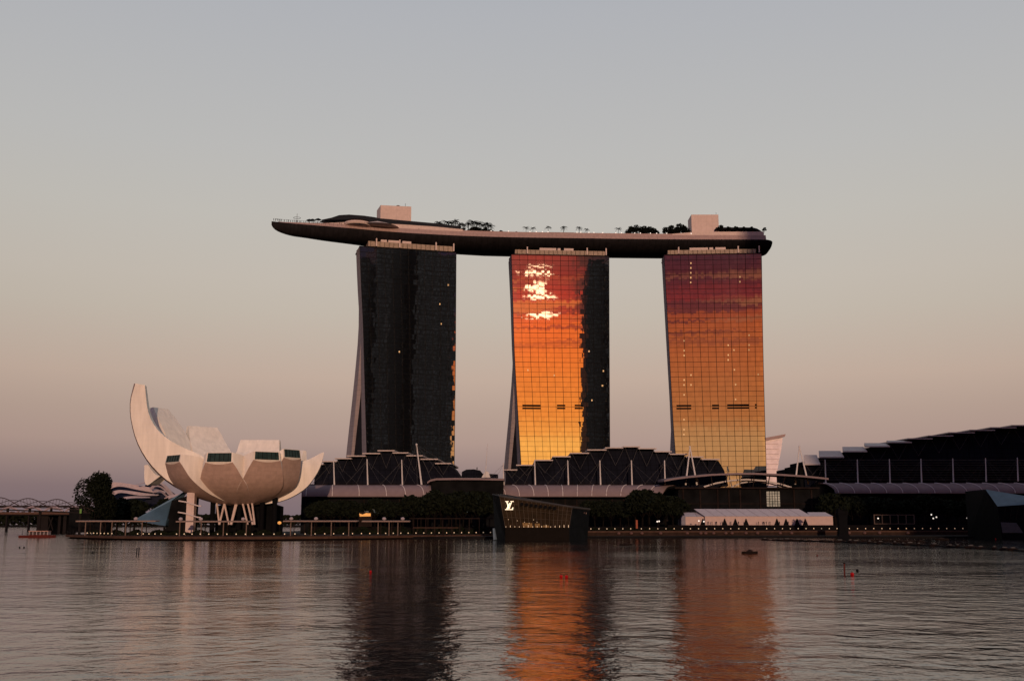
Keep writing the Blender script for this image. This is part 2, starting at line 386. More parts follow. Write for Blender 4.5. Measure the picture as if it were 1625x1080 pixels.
# ------------------------------------------------------------ setting: water, land
MB().add([(-9000, -22, 0), (9000, -22, 0), (9000, 16000, 0), (-9000, 16000, 0)], [(0, 1, 2, 3)])
b = MB(); b.add([(-9000, -22, 0), (9000, -22, 0), (9000, 16000, 0), (-9000, 16000, 0)], [(0, 1, 2, 3)])
b.build('water', water_mat(), kind='structure')
land = [(-118, 470), (-60, 440), (60, 470), (400, 470), (2500, 470), (2500, 9000), (-160, 9000), (-150, 700), (-150, 520)]
MB().slab(land, -3, .9).build('ground', 'ground', kind='structure')
MB().slab([(-3000, 1900), (-150, 1750), (-150, 2600), (-3000, 2600)], -3, 2).build('far_ground', 'ground', kind='structure')
MB().slab([(-4000, -4000), (4000, -4000), (4000, -24), (-4000, -24)], -3, 1.5).build('near_ground', 'ground', kind='structure')

# ------------------------------------------------------------ hotel towers
ZT = 188.0
glass = facade_glass('mirror_curtain_wall')
def plane_pt(px, py, O, bdir, t):
    "ray through pixel meets the vertical plane (O + t*b, normal b)"
    r = ray(px, py); o = O + bdir * t
    k = (o.x * bdir.x + o.y * bdir.y) / (r.x * bdir.x + r.y * bdir.y)
    return Vector((r.x * k, r.y * k, HC + r.z * k))
def tower(label, n_deg, xl, xr, keys, depth=24, lit=[], slots=[], panel=(0, 0)):
    n = R(n_deg); a = Vector((math.cos(n), math.sin(n), 0)); bd = Vector((-math.sin(n), math.cos(n), 0))
    pl = P(xl[0], xl[1], Yz(xl[1], ZT)); O = Vector((pl.x, pl.y, 0))
    LEAN = .052
    def tF(z): return LEAN * ZT / 2 * (1 - (z / ZT) ** 2)
    def sof(px, py, t):
        p = plane_pt(px, py, O, bd, t); return (p.x - O.x) * a.x + (p.y - O.y) * a.y, p.z
    # silhouettes keyed by pixel row -> s against z
    def curve(pts, tt):
        out = []
        for px, py, t in pts:
            z = ZT
            for _ in range(4):
                s_, z = sof(px, py, (tF(min(max(z, 0), ZT)) if tt == 'f' else t))
            out.append((z, s_))
        out.sort(); (z0, s0), (z1, s1) = out[0], out[1]
        out.insert(0, (0.0, s0 - (s1 - s0) / (z1 - z0) * z0 * .8)); return out
    fl = curve([(x, y, 0) for x, y in keys['front_left']], 'f')
    fr = curve([(x, y, 0) for x, y in keys['front_right']], 'f')
    bl = curve(keys['back_left'], 't')
    mid = keys['waist_z']
    def W(s_, t, z): return Vector((O.x + a.x * s_ + bd.x * t, O.y + a.y * s_ + bd.y * t, z))
    root = thing('hotel_tower', W(35, 10, 0), label, 'tower', 'three hotel towers under the rooftop deck')
    NV, NU = 60, 28
    zs = [ZT * i / NV for i in range(NV + 1)]
    FL = lambda z: interps(fl, z); FR = lambda z: interps(fr, z)
    # slabs: front slab (fins of concrete on its ends) and the splayed rear slab
    def backt(z):           # rear face of the building
        if z > mid: return depth
        k = (mid - z) / mid; return depth + 26 * k ** 1.15
    def rear_front(z):      # front face of the rear slab
        return backt(z) - 11
    def front_back(z): return tF(z) + 12 if z < mid else None
    # facade
    g = MB()
    vs = []
    for z in zs:
        for i in range(NU + 1):
            u = i / NU; vs.append(W(FL(z) + (FR(z) - FL(z)) * u, tF(z), z))
    g.add(vs, [(k * (NU + 1) + i, k * (NU + 1) + i + 1, (k + 1) * (NU + 1) + i + 1, (k + 1) * (NU + 1) + i) for k in range(NV) for i in range(NU)])
    def uvf(v): return (((v[0] - O.x) * a.x + (v[1] - O.y) * a.y), v[2])
    g.build('glass_facade', glass, root, smooth=True, uvf=uvf, fix=False)
    # body of the front slab, back and ends
    def slabsec(z, t0, t1, l, r, flare=0): return [W(l, t0, z), W(r, t0, z), W(r, t1, z), W(l - flare, t1, z)]
    fs = MB(); fs.loft([slabsec(z, tF(z) + .15, tF(z) + 12, FL(z) + .02, FR(z) - .02, interp([(0, 2.2), (mid, .6), (ZT, .9)], z)) for z in zs[::4]])
    fs.build('front_slab_end', 'concrete', root)
    def BL(z): return interps(bl, z)
    bs = MB(); secs = []
    for z in zs[::4]:
        t1 = backt(z); t0 = rear_front(z); l1 = BL(z)
        l0 = l1 + interp([(0, 3.2), (mid, .9), (ZT, .4)], z)
        secs.append([W(l0, t0, z), W(FR(z) - .1, t0, z), W(FR(z) - .1, t1, z), W(l1, t1, z)])
    bs.loft(secs); bs.build('rear_slab_end', 'concrete', root)
    # glazed atrium wall between the splayed legs
    at = MB(); secs = []
    for z in zs[::4]:
        if z > mid + 8: continue
        l = (FL(z) - interp([(0, 1.5), (mid, .5)], z)); l2 = BL(z) + 3.2
        secs.append([W(l + .6, tF(z) + 12.05, z), W(FR(z) - 1.2, tF(z) + 12.05, z), W(FR(z) - 1.2, rear_front(z) - .05, z), W(l2 + .9, rear_front(z) - .05, z)])
    at.loft(secs); at.build('atrium_glazing', 'endglass', root)
    # fins and floor edges standing proud of the glass
    mb = MB(); nb = 12
    for i in range(nb + 1):
        u = i / nb; wd = .26 if i % 2 == 0 else .17
        secs = []
        for z in zs[::3]:
            s_ = FL(z) + (FR(z) - FL(z)) * u; secs.append([W(s_ - wd / 2, tF(z) - .16, z), W(s_ + wd / 2, tF(z) - .16, z), W(s_ + wd / 2, tF(z) + .05, z), W(s_ - wd / 2, tF(z) + .05, z)])
        mb.loft(secs)
    mb.build('vertical_fins', 'mullion', root)
    mb = MB()
    k = 0; z = 3.35
    while z < ZT:
        h = .16 if k % 3 else .26
        mb.add([W(FL(z), tF(z) - .1, z), W(FR(z), tF(z) - .1, z), W(FR(z), tF(z) - .1, z + h), W(FL(z), tF(z) - .1, z + h),
                W(FL(z), tF(z) + .05, z), W(FR(z), tF(z) + .05, z), W(FR(z), tF(z) + .05, z + h), W(FL(z), tF(z) + .05, z + h)],
               [(0, 1, 2, 3), (0, 4, 5, 1), (3, 2, 6, 7), (0, 3, 7, 4), (1, 5, 6, 2)])
        z += 3.35; k += 1
    mb.build('floor_edges', 'mullion', root)
    # dark service-floor louvres
    for (x0, x1, y0, y1) in slots:
        for yy in (y0, y1):
            z = Zr(yy, O.y); 
            s0, z0 = sof(x0, yy, tF(z)); s1, _ = sof(x1, yy, tF(z))
            lb = MB(); lb.obox(O, a, bd, s0, s1, tF(z0) - .3, tF(z0) + .02, z0 - .55, z0 + .55); lb.build('louvre', 'black', root)
    for (px, py) in lit:
        s0, z0 = sof(px, py, 2); z0 = round(z0 / 3.35) * 3.35 + .8
        lb = MB(); lb.obox(O, a, bd, s0 - .4, s0 + .4, tF(z0) - .06, tF(z0) + .02, z0, z0 + 1.1); lb.build('lit_window', 'winlit', root)
    # roof, crown wall, plant boxes and fins under the rooftop deck
    s1 = FR(ZT); cs0, cs1 = keys['crown']
    MB().obox(O, a, bd, -.2, s1 + .1, .3, depth - .2, ZT + .02, ZT + .5).build('roof_slab', 'mullion', root)
    MB().obox(O, a, bd, cs0, cs1, -.7, 12, ZT + .52, ZT + keys['crown_h']).build('crown_wall', 'crown', root)
    cb = MB()
    for i in range(int((cs1 - cs0) / 3.1)):
        x = cs0 + 1.5 + i * 3.1; MB().obox(O, a, bd, x, x + .22, -.95, -.71, ZT + .6, ZT + keys['crown_h'] - .2).build('crown_rib', 'lowtrim', root)
    for (p0, p1) in keys['boxes']:
        MB().obox(O, a, bd, p0, p1, -.4, 6, ZT + keys['crown_h'] + .02, ZT + keys['crown_h'] + 1.6).build('plant_box', 'pinkpanel', root)
    for p0 in keys['fins']:
        MB().obox(O, a, bd, p0, p0 + .8, -1.6, -.8, ZT + .6, ZT + keys['crown_h'] + 2.0).build('crown_fin', 'pinkpanel', root)
    return O, a, bd, s1

tA = tower('dark hotel tower with black mirror facade, leftmost under the rooftop deck', 15.0, (571, 391), 0,
      dict(front_left=[(571, 391), (573, 450), (576, 510), (578.5, 600), (582, 725)], front_right=[(724, 401), (723, 560), (721, 735)],
           back_left=[(565, 399, 24), (567, 450, 24), (569.5, 505, 24), (561, 600, 33), (548, 720, 44)], waist_z=122,
           crown=(5.5, 63), crown_h=4.0, boxes=[(14, 18), (19, 27), (28.5, 34.5)], fins=[10.5, 26.2, 51, 63.2]),
      lit=[(698, 486), (700, 520), (634, 560), (711, 452)])
tB = tower('hotel tower with fiery orange sunset and the sun mirrored in its glass, the middle one', 4.5, (811.5, 404), 0,
      dict(front_left=[(811.5, 404), (814, 480), (816.5, 560), (821, 640), (827, 738)], front_right=[(966.5, 406.5), (967, 560), (968, 735)],
           back_left=[(806.5, 410, 24), (810, 480, 24), (814, 556, 24), (808, 640, 33), (799, 738, 44)], waist_z=100,
           crown=(2.5, 65), crown_h=3.5, boxes=[(19.5, 31), (32, 34), (36.5, 43)], fins=[10.5, 52, 65.2]),
      lit=[(958, 590), (956, 612), (935, 560), (880, 600), (838, 590), (940, 640), (957, 618)],
      slots=[(829, 858, 643, 647.5), (884, 897, 643, 647.5), (912, 925, 643, 647.5)])
tC = tower('hotel tower with brown and copper clouds mirrored in its glass, the right-hand one', -3.6, (1054, 405), 0,
      dict(front_left=[(1054, 405), (1059, 500), (1065, 610), (1069, 680), (1074, 745)], front_right=[(1208.5, 404.5), (1211, 560), (1216, 745)],
           back_left=[(1052, 411, 24), (1057, 500, 24), (1063.5, 608, 24), (1065, 640, 28), (1061, 720, 44)], waist_z=85,
           crown=(2.5, 62.5), crown_h=3.3, boxes=[(17.5, 30), (31, 33.5), (35, 42)], fins=[9.5, 50, 64.2]),
      lit=[(1096, y) for y in (418, 427, 436, 444, 453)] + [(1086, y) for y in (545, 557, 568, 604, 615, 626, 670, 682, 694)] + [(1156, y) for y in (552, 563, 574)]
          + [(1189, y) for y in (535, 547, 560)] + [(1165, 556), (1166, 590), (1168, 612), (1168, 634), (1097, 600), (1097, 612), (1174, 444), (1174, 454), (1204, 600)],
      slots=[(1073.5, 1097, 643.5, 648), (1130, 1141, 643, 647.5), (1154, 1189, 642.5, 647), (1198, 1201, 642, 646.5)])

# ------------------------------------------------------------ rooftop deck (boat-shaped) on the towers
ZD = 200.0
edge_px = [(431, 351), (450, 353.2), (470, 355), (520, 359), (560, 362.3), (600, 366), (640, 369), (725, 373.6), (810, 376.3), (900, 377.6), (1000, 379), (1100, 379.8), (1216, 380)]
edge = []
for px, py in edge_px:
    Y = Yz(py, ZD); p = P(px, py, Y); edge.append((p.x, p.y))
def ey(x): return interps(edge, x)
X0, X1 = edge[0][0], edge[-1][0]
def spark_st(n=90):
    out = []
    for i in range(n + 1):
        u = (i / n); x = X0 + (X1 - X0) * (u ** 1.25)
        d = .5; t = Vector((2 * d, ey(min(x + d, X1)) - ey(max(x - d, X0)), 0)); t.normalize()
        out.append((x, ey(x), Vector((-t.y, t.x, 0))))
    return out
ST = spark_st()
def pw(x):            # plan width
    u = (x - X0) / (X1 - X0); w_ = 38 * min(1, (u / .42)) ** .55 if u < .42 else 38
    if u > .97: w_ *= 1 - .25 * ((u - .97) / .03) ** 2
    return max(w_, .8)
def dp(x):
    m = (x - X0)
    d = interps([(0, 2.4), (2, 4.4), (6.5, 6.0), (13, 7.0), (21, 7.1), (35, 7.5), (60, 7.5), (130, 7.4), (400, 7.6)], m)
    if x > X1 - 6: d *= .97
    return d
park = thing('rooftop_park', (20, 735, ZD), 'long dark boat-shaped rooftop deck lying across all three hotel towers', 'rooftop deck')
prof = [(0, 0), (.012, -.16), (.04, -.36), (.09, -.58), (.16, -.76), (.26, -.90), (.38, -.975), (.5, -1), (.62, -.975), (.74, -.9), (.84, -.76), (.91, -.58), (.96, -.36), (.988, -.16), (1, 0)]
secs = []
for x, y, bdir in ST:
    W_, dd = pw(x), dp(x)
    secs.append([(x + bdir.x * W_ * q, y + bdir.y * W_ * q, ZD + dd * h) for q, h in prof])
# blunt rounded stern
x, y, bdir = ST[-1]
for e, k in ((2.2, .93), (3.6, .78), (4.4, .5)):
    secs.append([(x + e + bdir.x * pw(x) * q, y + .6 + bdir.y * pw(x) * q, ZD - (1 - k) * 3 + dp(x) * h * k) for q, h in prof])
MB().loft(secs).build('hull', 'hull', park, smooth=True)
hr = MB()
for i in range(6, len(ST) - 1, 1):          # panel joints of the hull
    x, y, bdir = ST[i]; W_, dd = pw(x), dp(x)
    ps = [(x + bdir.x * W_ * q, y + bdir.y * W_ * q - .05, ZD + dd * h - .04) for q, h in prof[:9]]
    hr.tube(ps, .09, 4)
hr.build('hull_seams', 'mullion', park)
def strip(name, x0, x1, t0, t1, z0, z1, m, ztop=None, setb=0):
    "a wall or slab that follows the deck edge; z0,z1 may be functions of x"
    f0 = z0 if callable(z0) else (lambda x: z0); f1 = z1 if callable(z1) else (lambda x: z1)
    ss = []; n = max(2, int((x1 - x0) / 5))
    for i in range(n + 1):
        x = x0 + (x1 - x0) * i / n; y = ey(x); d = .5
        t = Vector((2 * d, ey(min(x + d, X1)) - ey(max(x - d, X0)), 0)); t.normalize(); bb = Vector((-t.y, t.x, 0))
        ss.append([(x + bb.x * q, y + bb.y * q, z) for q, z in ((t0, f0(x)), (t1, f0(x)), (t1, f1(x)), (t0 + setb, f1(x)))])
    return MB().loft(ss).build(name, m, park)
def xe(px): return interp([(a_[0], b_[0]) for a_, b_ in zip(edge_px, edge)], px)
# pinkish edge band, leaning back
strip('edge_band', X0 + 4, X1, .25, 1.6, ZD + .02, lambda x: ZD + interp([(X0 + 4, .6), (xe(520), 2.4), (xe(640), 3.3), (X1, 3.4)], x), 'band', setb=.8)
strip('deck_floor', X0 + 5, X1, 1.7, 12, ZD + .1, ZD + .9, 'lowtrim')
strip('terrace_wall', xe(515), xe(735), 3.2, 14, ZD + 1, lambda x: ZD + interp([(xe(515), 2.8), (xe(560), 5.4), (xe(640), 6.6), (xe(690), 6.4), (xe(735), 5.4)], x), 'pinkpanel')
strip('pool_wall', xe(735), xe(1068), 1.9, 2.4, ZD + 3, ZD + 4.4, 'band')
strip('terrace_wall', xe(1068), xe(1214), 2.6, 14, ZD + 1, lambda x: ZD + interp([(xe(1068), 4.6), (xe(1110), 6.2), (xe(1214), 6.4)], x), 'pinkpanel')
strip('planter_deck', xe(640), xe(1140), 8.5, 26, ZD + .92, ZD + 4.0, 'lowtrim')
# tents, balcony, roofs
def ppt(px, t, z):
    x = xe(px); return Vector((x, ey(x) + t, ZD + z))
c = ppt(566, 3, 0)
MB().lathe((c.x, c.y, ZD + 2.4), [(2.5, -.6), (8.6, 0), (9.2, 1.0), (9.0, 1.9), (7, 2.0)], 20).build('round_balcony', 'pinkpanel', park)
MB().lathe((c.x, c.y, ZD + 4.5), [(8.4, 0), (8.5, .9)], 20).build('balcony_glazing', 'lowtrim', park)
c = ppt(597, 6, 0)
MB().lathe((c.x, c.y, ZD + 3.2), [(15, 0), (10, 1.8), (5, 3.4), (.3, 5.0)], 20).build('tent_roof', 'pinkpanel', park)
rf = MB()
rf.loft([[(ppt(px, t, z)) for t, z in ((9, z_ - th), (9, z_), (24, z_ + .8), (24, z_ - th))] for px, z_, th in
         ((506, 6.6, .4), (522, 8.6, 1.4), (534, 10.8, 3.2), (550, 11.8, 3.6), (573, 12.0, 3.6), (590, 11.7, 3.4), (600, 11.2, 2.9), (640, 11.0, 2.8), (690, 10.4, 2.6), (728, 9.2, 2.4))])
rf.build('curved_canopy_roof', 'darkroof', park)
rf = MB()
rf.loft([[(ppt(px, t, z)) for t, z in ((6, z_ - th), (6, z_), (22, z_ + .6), (22, z_ - th))] for px, z_, th in
         ((1140, 10.4, .9), (1180, 10.4, .9), (1198, 10.3, 1.0), (1205, 9.6, 1.0), (1211, 8.0, 1.1), (1216, 6.2, 1.1))])
rf.build('curved_canopy_roof', 'darkroof', park)
strip('canopy_back_wall', xe(1144), xe(1208), 15, 19, ZD + 1, ZD + 9, 'band')
# lift-core boxes standing over the deck
def rbox(px0, px1, ptop, zb, t):
    xa = xe(px0); ya = ey(xa) + t; zt = Zr(ptop, ya); x0 = Xp(px0, ptop, ya); x1 = Xp(px1, ptop, ya)
    return x0, x1, ya, zt
x0, x1, ya, zt = rbox(604, 652, 325.5, 5, 14)
q = MB(); q.slab([(x0, ya), (x1, ya + 3.5), (x1 - 5, ya + 17), (x0 - 4.2, ya + 13)], ZD + .9, zt); liftA = q.build('lift_core_box', 'pinkpanel', park)
MB().lathe(((x0 + x1) / 2 + 1, ya + 6, zt), [(2.2, 0.01), (1.9, .8), (.9, 1.5)], 10).build('dish', 'black', liftA)
MB().tube([((x0 + x1) / 2 + 6, ya + 6, zt), ((x0 + x1) / 2 + 6, ya + 6, zt + 3)], .12).build('aerial', 'black', liftA)
x0, x1, ya, zt = rbox(1097, 1140, 340.5, 5, 12)
q = MB(); q.slab([(x0, ya), (x1, ya), (x1, ya + 15), (x0, ya + 15)], ZD + 6.4, zt); liftB = q.build('lift_core_box', 'pinkpanel', park)
MB().slab([(x0 + .5, ya + 1), (x1 - .5, ya + 1), (x1 - .5, ya + 14), (x0 + .5, ya + 14)], ZD + .9, ZD + 6.38).build('lift_core_base', 'crown', park)
MB().tube([(x1 - 1, ya + 3, zt), (x1 - 1, ya + 3, zt + 2.5)], .1).build('aerial', 'black', liftB)
strip('pool_bar_roof', xe(872), xe(914), 8, 16, ZD + 4.8, ZD + 6.2, 'darkroof')
# ring-topped mast on the bow
c = ppt(468, 6, 0); ms = MB(); ms.tube([(c.x, c.y, ZD + .5), (c.x, c.y, ZD + 8.5)], .12)
mo = ms.build('ring_mast', 'cable', park)
r_ = MB(); r_.tube([(c.x + 2.3 * math.cos(k * math.pi / 8), c.y + 2.3 * math.sin(k * math.pi / 8), ZD + 5.6) for k in range(17)], .13, 5); r_.build('ring', 'cable', mo)
# parapet lamps
for px in (779, 807, 841, 851, 861, 870, 916, 922, 935, 943, 957, 978, 987, 1008, 1017, 1033, 1043, 1059, 1098):
    c = ppt(px, 2.2, 0); MB().ball((c.x, c.y, ZD + 4.75), .42, 6).build('parapet_lamp', 'lampw', park)
# railing round the bow
rl = MB(); pts = []
for i in range(0, 26):
    x = X0 + 2 + (xe(600) - X0 - 2) * i / 25; pts.append((x, ey(x) + .5, ZD + interp([(0, 2.0), (60, 3.4)], x - X0)))
rl.tube(pts, .07, 4)
for p in pts: rl.tube([p, (p[0], p[1], ZD)], .06, 4)
rl.build('railing', 'cable', park)

# ------------------------------------------------------------ people (one continuous skinned body)
def person_mesh(name, arm, stride):
    J = [(0, 0, .92), (0, 0, 1.15), (0, 0, 1.42), (0, 0, 1.52), (0, -.01, 1.66), (0, 0, 1.74)]
    V = list(J); E = [(0, 1), (1, 2), (2, 3), (3, 4), (4, 5)]; Rr = [.15, .13, .15, .06, .095, .07]
    def chain(root, pts, rr):
        k = root
        for p, r_ in zip(pts, rr): V.append(p); Rr.append(r_); E.append((k, len(V) - 1)); k = len(V) - 1
    for s in (-1, 1):
        chain(0, [(.09 * s, 0, .86), (.10 * s, -stride * s * .5, .47), (.10 * s, -stride * s, .08), (.10 * s, -stride * s - .14, .04)], [.10, .065, .045, .04])
        chain(2, [(.19 * s, 0, 1.40), (.24 * s, arm[0] if s > 0 else .02, 1.12 if s < 0 or not arm[1] else 1.2), (.22 * s, -.05 - (arm[0] * 2 if s > 0 else 0), .9 if s < 0 or not arm[1] else 1.35)], [.055, .045, .035])
    me = D.meshes.new(name); me.from_pydata(V, E, []); o = D.objects.new(name, me); C.objects.link(o)
    sk = o.modifiers.new('skin', 'SKIN'); 
    for i, v in enumerate(me.skin_vertices[0].data): v.radius = (Rr[i], Rr[i]); v.use_root = (i == 0)
    ss = o.modifiers.new('sub', 'SUBSURF'); ss.levels = 1; ss.render_levels = 1
    dg = bpy.context.evaluated_depsgraph_get(); m2 = D.meshes.new_from_object(o.evaluated_get(dg))
    D.objects.remove(o); m2.name = name; m2.materials.clear(); m2.materials.append(M['cloth']); return m2
PM = [person_mesh('person', (.02, 0), .02), person_mesh('person_walking', (.10, 0), .2), person_mesh('person_leaning', (-.2, 1), .05)]
def person(loc, label, group, rz=0, k=0, s=1):
    o = D.objects.new('person', PM[k % 3]); C.objects.link(o); o.location = loc; o.rotation_euler.z = rz; o.scale = (s,) * 3
    return tag(o, label, 'person', group)
px = 433.0; i = 0
while px < 512:
    c = ppt(px, 1.9 + random.random() * 1.5, 0); c.z = ZD + interp([(X0, .9), (X0 + 30, 1.7), (X0 + 50, 1.8)], c.x)
    person(c, 'tiny dark visitor standing at the railing on the bow of the rooftop deck', 'visitors along the bow railing', random.random() * 6, i, 1.08)
    px += 1.9 + random.random() * 2.4; i += 1
for k, (px, t) in enumerate(((520, 2.8), (538, 2.8), (541, 3), (577, 2.7), (587, 2.7), (592, 2.9), (664, 2.6))):
    c = ppt(px, t - .6, 0); c.z = ZD + 2.2
    person(c, 'tiny dark visitor in front of the pale terrace wall of the rooftop deck', 'visitors on the terrace', k, k, 1.08)

# parasols on the deck
def parasol(c, r, label):
    o = thing('parasol', c, label, 'parasol', 'dark parasols on the rooftop deck')
    MB().tube([c, c + Vector((0, 0, 3.2))], .07).build('pole', 'black', o)
    MB().lathe(c + Vector((0, 0, 2.5)), [(r, 0), (r * .6, .55), (r * .2, .95), (.05, 1.1)], 10).build('canopy', 'umbrella', o)
for px, dz, l in ((487, 2.6, 'leftmost small dark parasol on the bow of the rooftop deck'), (492, 2.9, 'second dark parasol from the left on the rooftop deck bow'),
                 (501, 3.6, 'tallest dark parasol on the rooftop deck, between two lower ones'), (509, 2.4, 'dark parasol nearest the curved canopy roof of the deck')):
    c = ppt(px, 8, 0); c.z = ZD + dz; parasol(c, 2.2, l)

# ------------------------------------------------------------ trees
def palm_proto(seed, h=6.5, fr=13, fl=3.0):
    rnd = random.Random(seed); t = MB()
    t.tube([(0, 0, 0), (.08, 0, h * .4), (.05, .05, h)], [.22, .17, .13], 6)
    c = MB()
    for i in range(fr):
        a = i * 2 * math.pi / fr + rnd.uniform(-.3, .3); up = rnd.uniform(.1, 1.15); L = fl * rnd.uniform(.75, 1.1)
        pts = [Vector((.05 + math.cos(a) * L * u, math.sin(a) * L * u, h + math.sin(up) * L * u - u * u * L * .85)) for u in (0, .25, .5, .75, 1)]
        side = Vector((-math.sin(a), math.cos(a), 0))
        for j in range(4):
            p, q = pts[j], pts[j + 1]
            for s in (-1, 1):
                for e in (0, .5):
                    m_ = p.lerp(q, e); d = q - p; wl = .9 * (1 - .2 * j)
                    c.add([m_, m_ + d * .42, m_ + d * .7 + side * s * wl - Vector((0, 0, .30))], [(0, 1, 2)])
    return t, c
def crown_mb(seed, rx, rz_, n, leaf=.5, cz=0, lobes=11):
    rnd = random.Random(seed); c = MB(); L = [(Vector((0, 0, cz)), .62)]
    for i in range(lobes - 1):
        a = rnd.uniform(0, 6.28); e = rnd.uniform(-.5, 1.2); q = rnd.uniform(.45, .8)
        L.append((Vector((math.cos(a) * math.cos(e) * rx * q, math.sin(a) * math.cos(e) * rx * q, cz + math.sin(e) * rz_ * q)), rnd.uniform(.34, .52)))
    for i in range(n):
        p, s = L[i % lobes]; d = Vector((rnd.gauss(0, 1), rnd.gauss(0, 1), rnd.gauss(0, 1))).normalized() * (rnd.uniform(.35, 1.0) ** .4 * (1.18 if rnd.random() < .12 else 1))
        q = p + Vector((d.x * rx * s, d.y * rx * s, d.z * rz_ * s))
        u = Vector((rnd.gauss(0, 1), rnd.gauss(0, 1), rnd.gauss(0, .6))).normalized(); v = u.cross(Vector((rnd.gauss(0, 1), rnd.gauss(0, 1), rnd.gauss(0, 1)))).normalized()
        k = leaf * rnd.uniform(.6, 1.3)
        c.add([q - u * k, q + v * k * .55, q + u * k, q - v * k * .55], [(0, 1, 2, 3)])
    return c
def tree_proto(name, seed, rx, rz_, trunk, n, leaf, label, cat='tree', m='leaf', limbs=5):
    o = thing(name, (0, 0, 0), label, cat)
    rnd = random.Random(seed + 99); t = MB(); t.tube([(0, 0, 0), (.1, 0, trunk * .6), (0, .1, trunk + rz_ * .4)], [.35, .27, .16], 7)
    for i in range(limbs):
        a = i * 6.28 / limbs + rnd.random(); t.tube([(0, 0, trunk * .75), (math.cos(a) * rx * .3, math.sin(a) * rx * .3, trunk + rz_ * .2), (math.cos(a) * rx * .6, math.sin(a) * rx * .6, trunk + rz_ * .7)], [.16, .11, .06], 5)
    t.build('trunk', 'bark', o, smooth=True)
    crown_mb(seed, rx, rz_, n, leaf, trunk + rz_ * .85).build('crown', m, o, fix=False)
    return o
used = {}
def place(key, maker, loc, label, s=1, rz=0, group=None):
    if key not in used:
        o = maker(); used[key] = o; o.location = loc; o.rotation_euler.z = rz; o.scale = (s,) * 3 if isinstance(s, (int, float)) else s; o['label'] = label
        if group: o['group'] = group
        return o
    return dup(used[key], loc, label, rz, s, group=group)
def mk_palm(seed, h, fl, fr=17):
    def f():
        o = thing('palm_tree', (0, 0, 0), '', 'palm tree'); t, c = palm_proto(seed, h, fr, fl)
        t.build('trunk', 'bark', o); c.build('crown', 'palm', o, fix=False); return o
    return f
def mk_roof_tree(): return tree_proto('roof_tree', 21, 3.2, 3.0, 2.2, 900, .42, '', m='palm')
def at_roof(px, t=12, z=1):
    c = ppt(px, t, z); return c
rp = random.Random(5)
# dense palms right of the left lift box
G1 = 'palms in the dense clump on the deck over the gap between the first two towers'
for k, (px, s, t) in enumerate(((655, .75, 11), (662, .6, 11), (672, .8, 12), (683, .7, 12), (694, 1.02, 12), (699, 1.0, 16), (707, 1.1, 11), (714, 1.2, 15), (721, 1.25, 12), (728, 1.1, 16), (734, .9, 11),
                                (742, 1.1, 14), (749, 1.25, 12), (755, 1.3, 15), (760, 1.05, 11), (766, 1.05, 14), (772, 1.1, 12), (777, 1.0, 14))):
    place(('p', k % 3), mk_palm(k % 3, 6.6, 3.5), at_roof(px, t, 4.0), 'dark palm in the low row beside the left lift box on the rooftop deck' if px < 690 else 'tall dark palm in the dense clump on the rooftop deck left of its middle', s * 1.12, k * 1.1, 'palms beside the left lift box' if px < 690 else G1)
for k, (px, s, t) in enumerate(((697, .8, 14), (703, .7, 11), (711, .85, 13), (718, .8, 11), (725, .95, 14), (732, .75, 12), (745, .8, 12), (751, .95, 13), (757, .9, 11), (763, .8, 13), (769, .85, 12), (775, .7, 12))):
    place('rt', mk_roof_tree, at_roof(px, t + 2, 3.8), 'low bushy tree between the palm trunks of the dense rooftop clump', (s * 1.0, s * 1.0, s * 1.0), k, 'bushy trees between the rooftop palms')
for k, (px, s, l) in enumerate(((835, .92, 'leftmost of the lone small palms standing by the rooftop pool'), (846, .88, 'second lone palm from the left by the rooftop pool'),
        (871, .98, 'lone palm left of the dark pool bar roof on the deck'), (896, .98, 'lone palm above the middle of the dark pool bar roof'),
        (921, .98, 'lone palm just right of the dark pool bar roof'), (933, .8, 'short palm close to the right of the pool bar roof'), (984, .95, 'rightmost lone palm, next to the round tree clump on the deck'))):
    place(('p', k % 3), mk_palm(k % 3, 6.6, 3.5), at_roof(px, 11, 4.0), l, (s * .8, s * .8, s * 1.0), k, 'lone palms along the rooftop pool')
for k, (px, s, t) in enumerate(((1001, .85, 10), (1008, 1.15, 12), (1016, 1.25, 13), (1024, 1.12, 12), (1032, 1.2, 14), (1040, 1.05, 12), (1046, .85, 12),
                                (1060, .95, 10), (1067, 1.2, 12), (1074, 1.0, 12), (1081, 1.2, 13), (1088, 1.45, 13), (1093, 1.2, 14))):
    place('rt', mk_roof_tree, at_roof(px, t, 3.9), 'dark rounded tree in the clump over the third tower gap on the deck' if px < 1050 else 'dark rounded tree in the clump touching the right lift box', s, k * 1.3,
          'round trees on the rooftop deck' if px < 1050 else 'round trees beside the right lift box')
for k, (px, s) in enumerate(((1147, .75), (1160, .6), (1172, .6), (1184, .55), (1195, .55), (1218, .5), (743, .4), (795, .45), (782, .4), (820, .35))):
    place('rt', mk_roof_tree, at_roof(px, 5.2 if px > 1100 else 9, 6.4 if px > 1100 else 4), 'small bush under the dark canopy at the right end of the deck' if px > 1100 else 'small low bush at the foot of the rooftop palms', s, k,
          'bushes at the right end of the deck' if px > 1100 else 'low bushes on the deck')

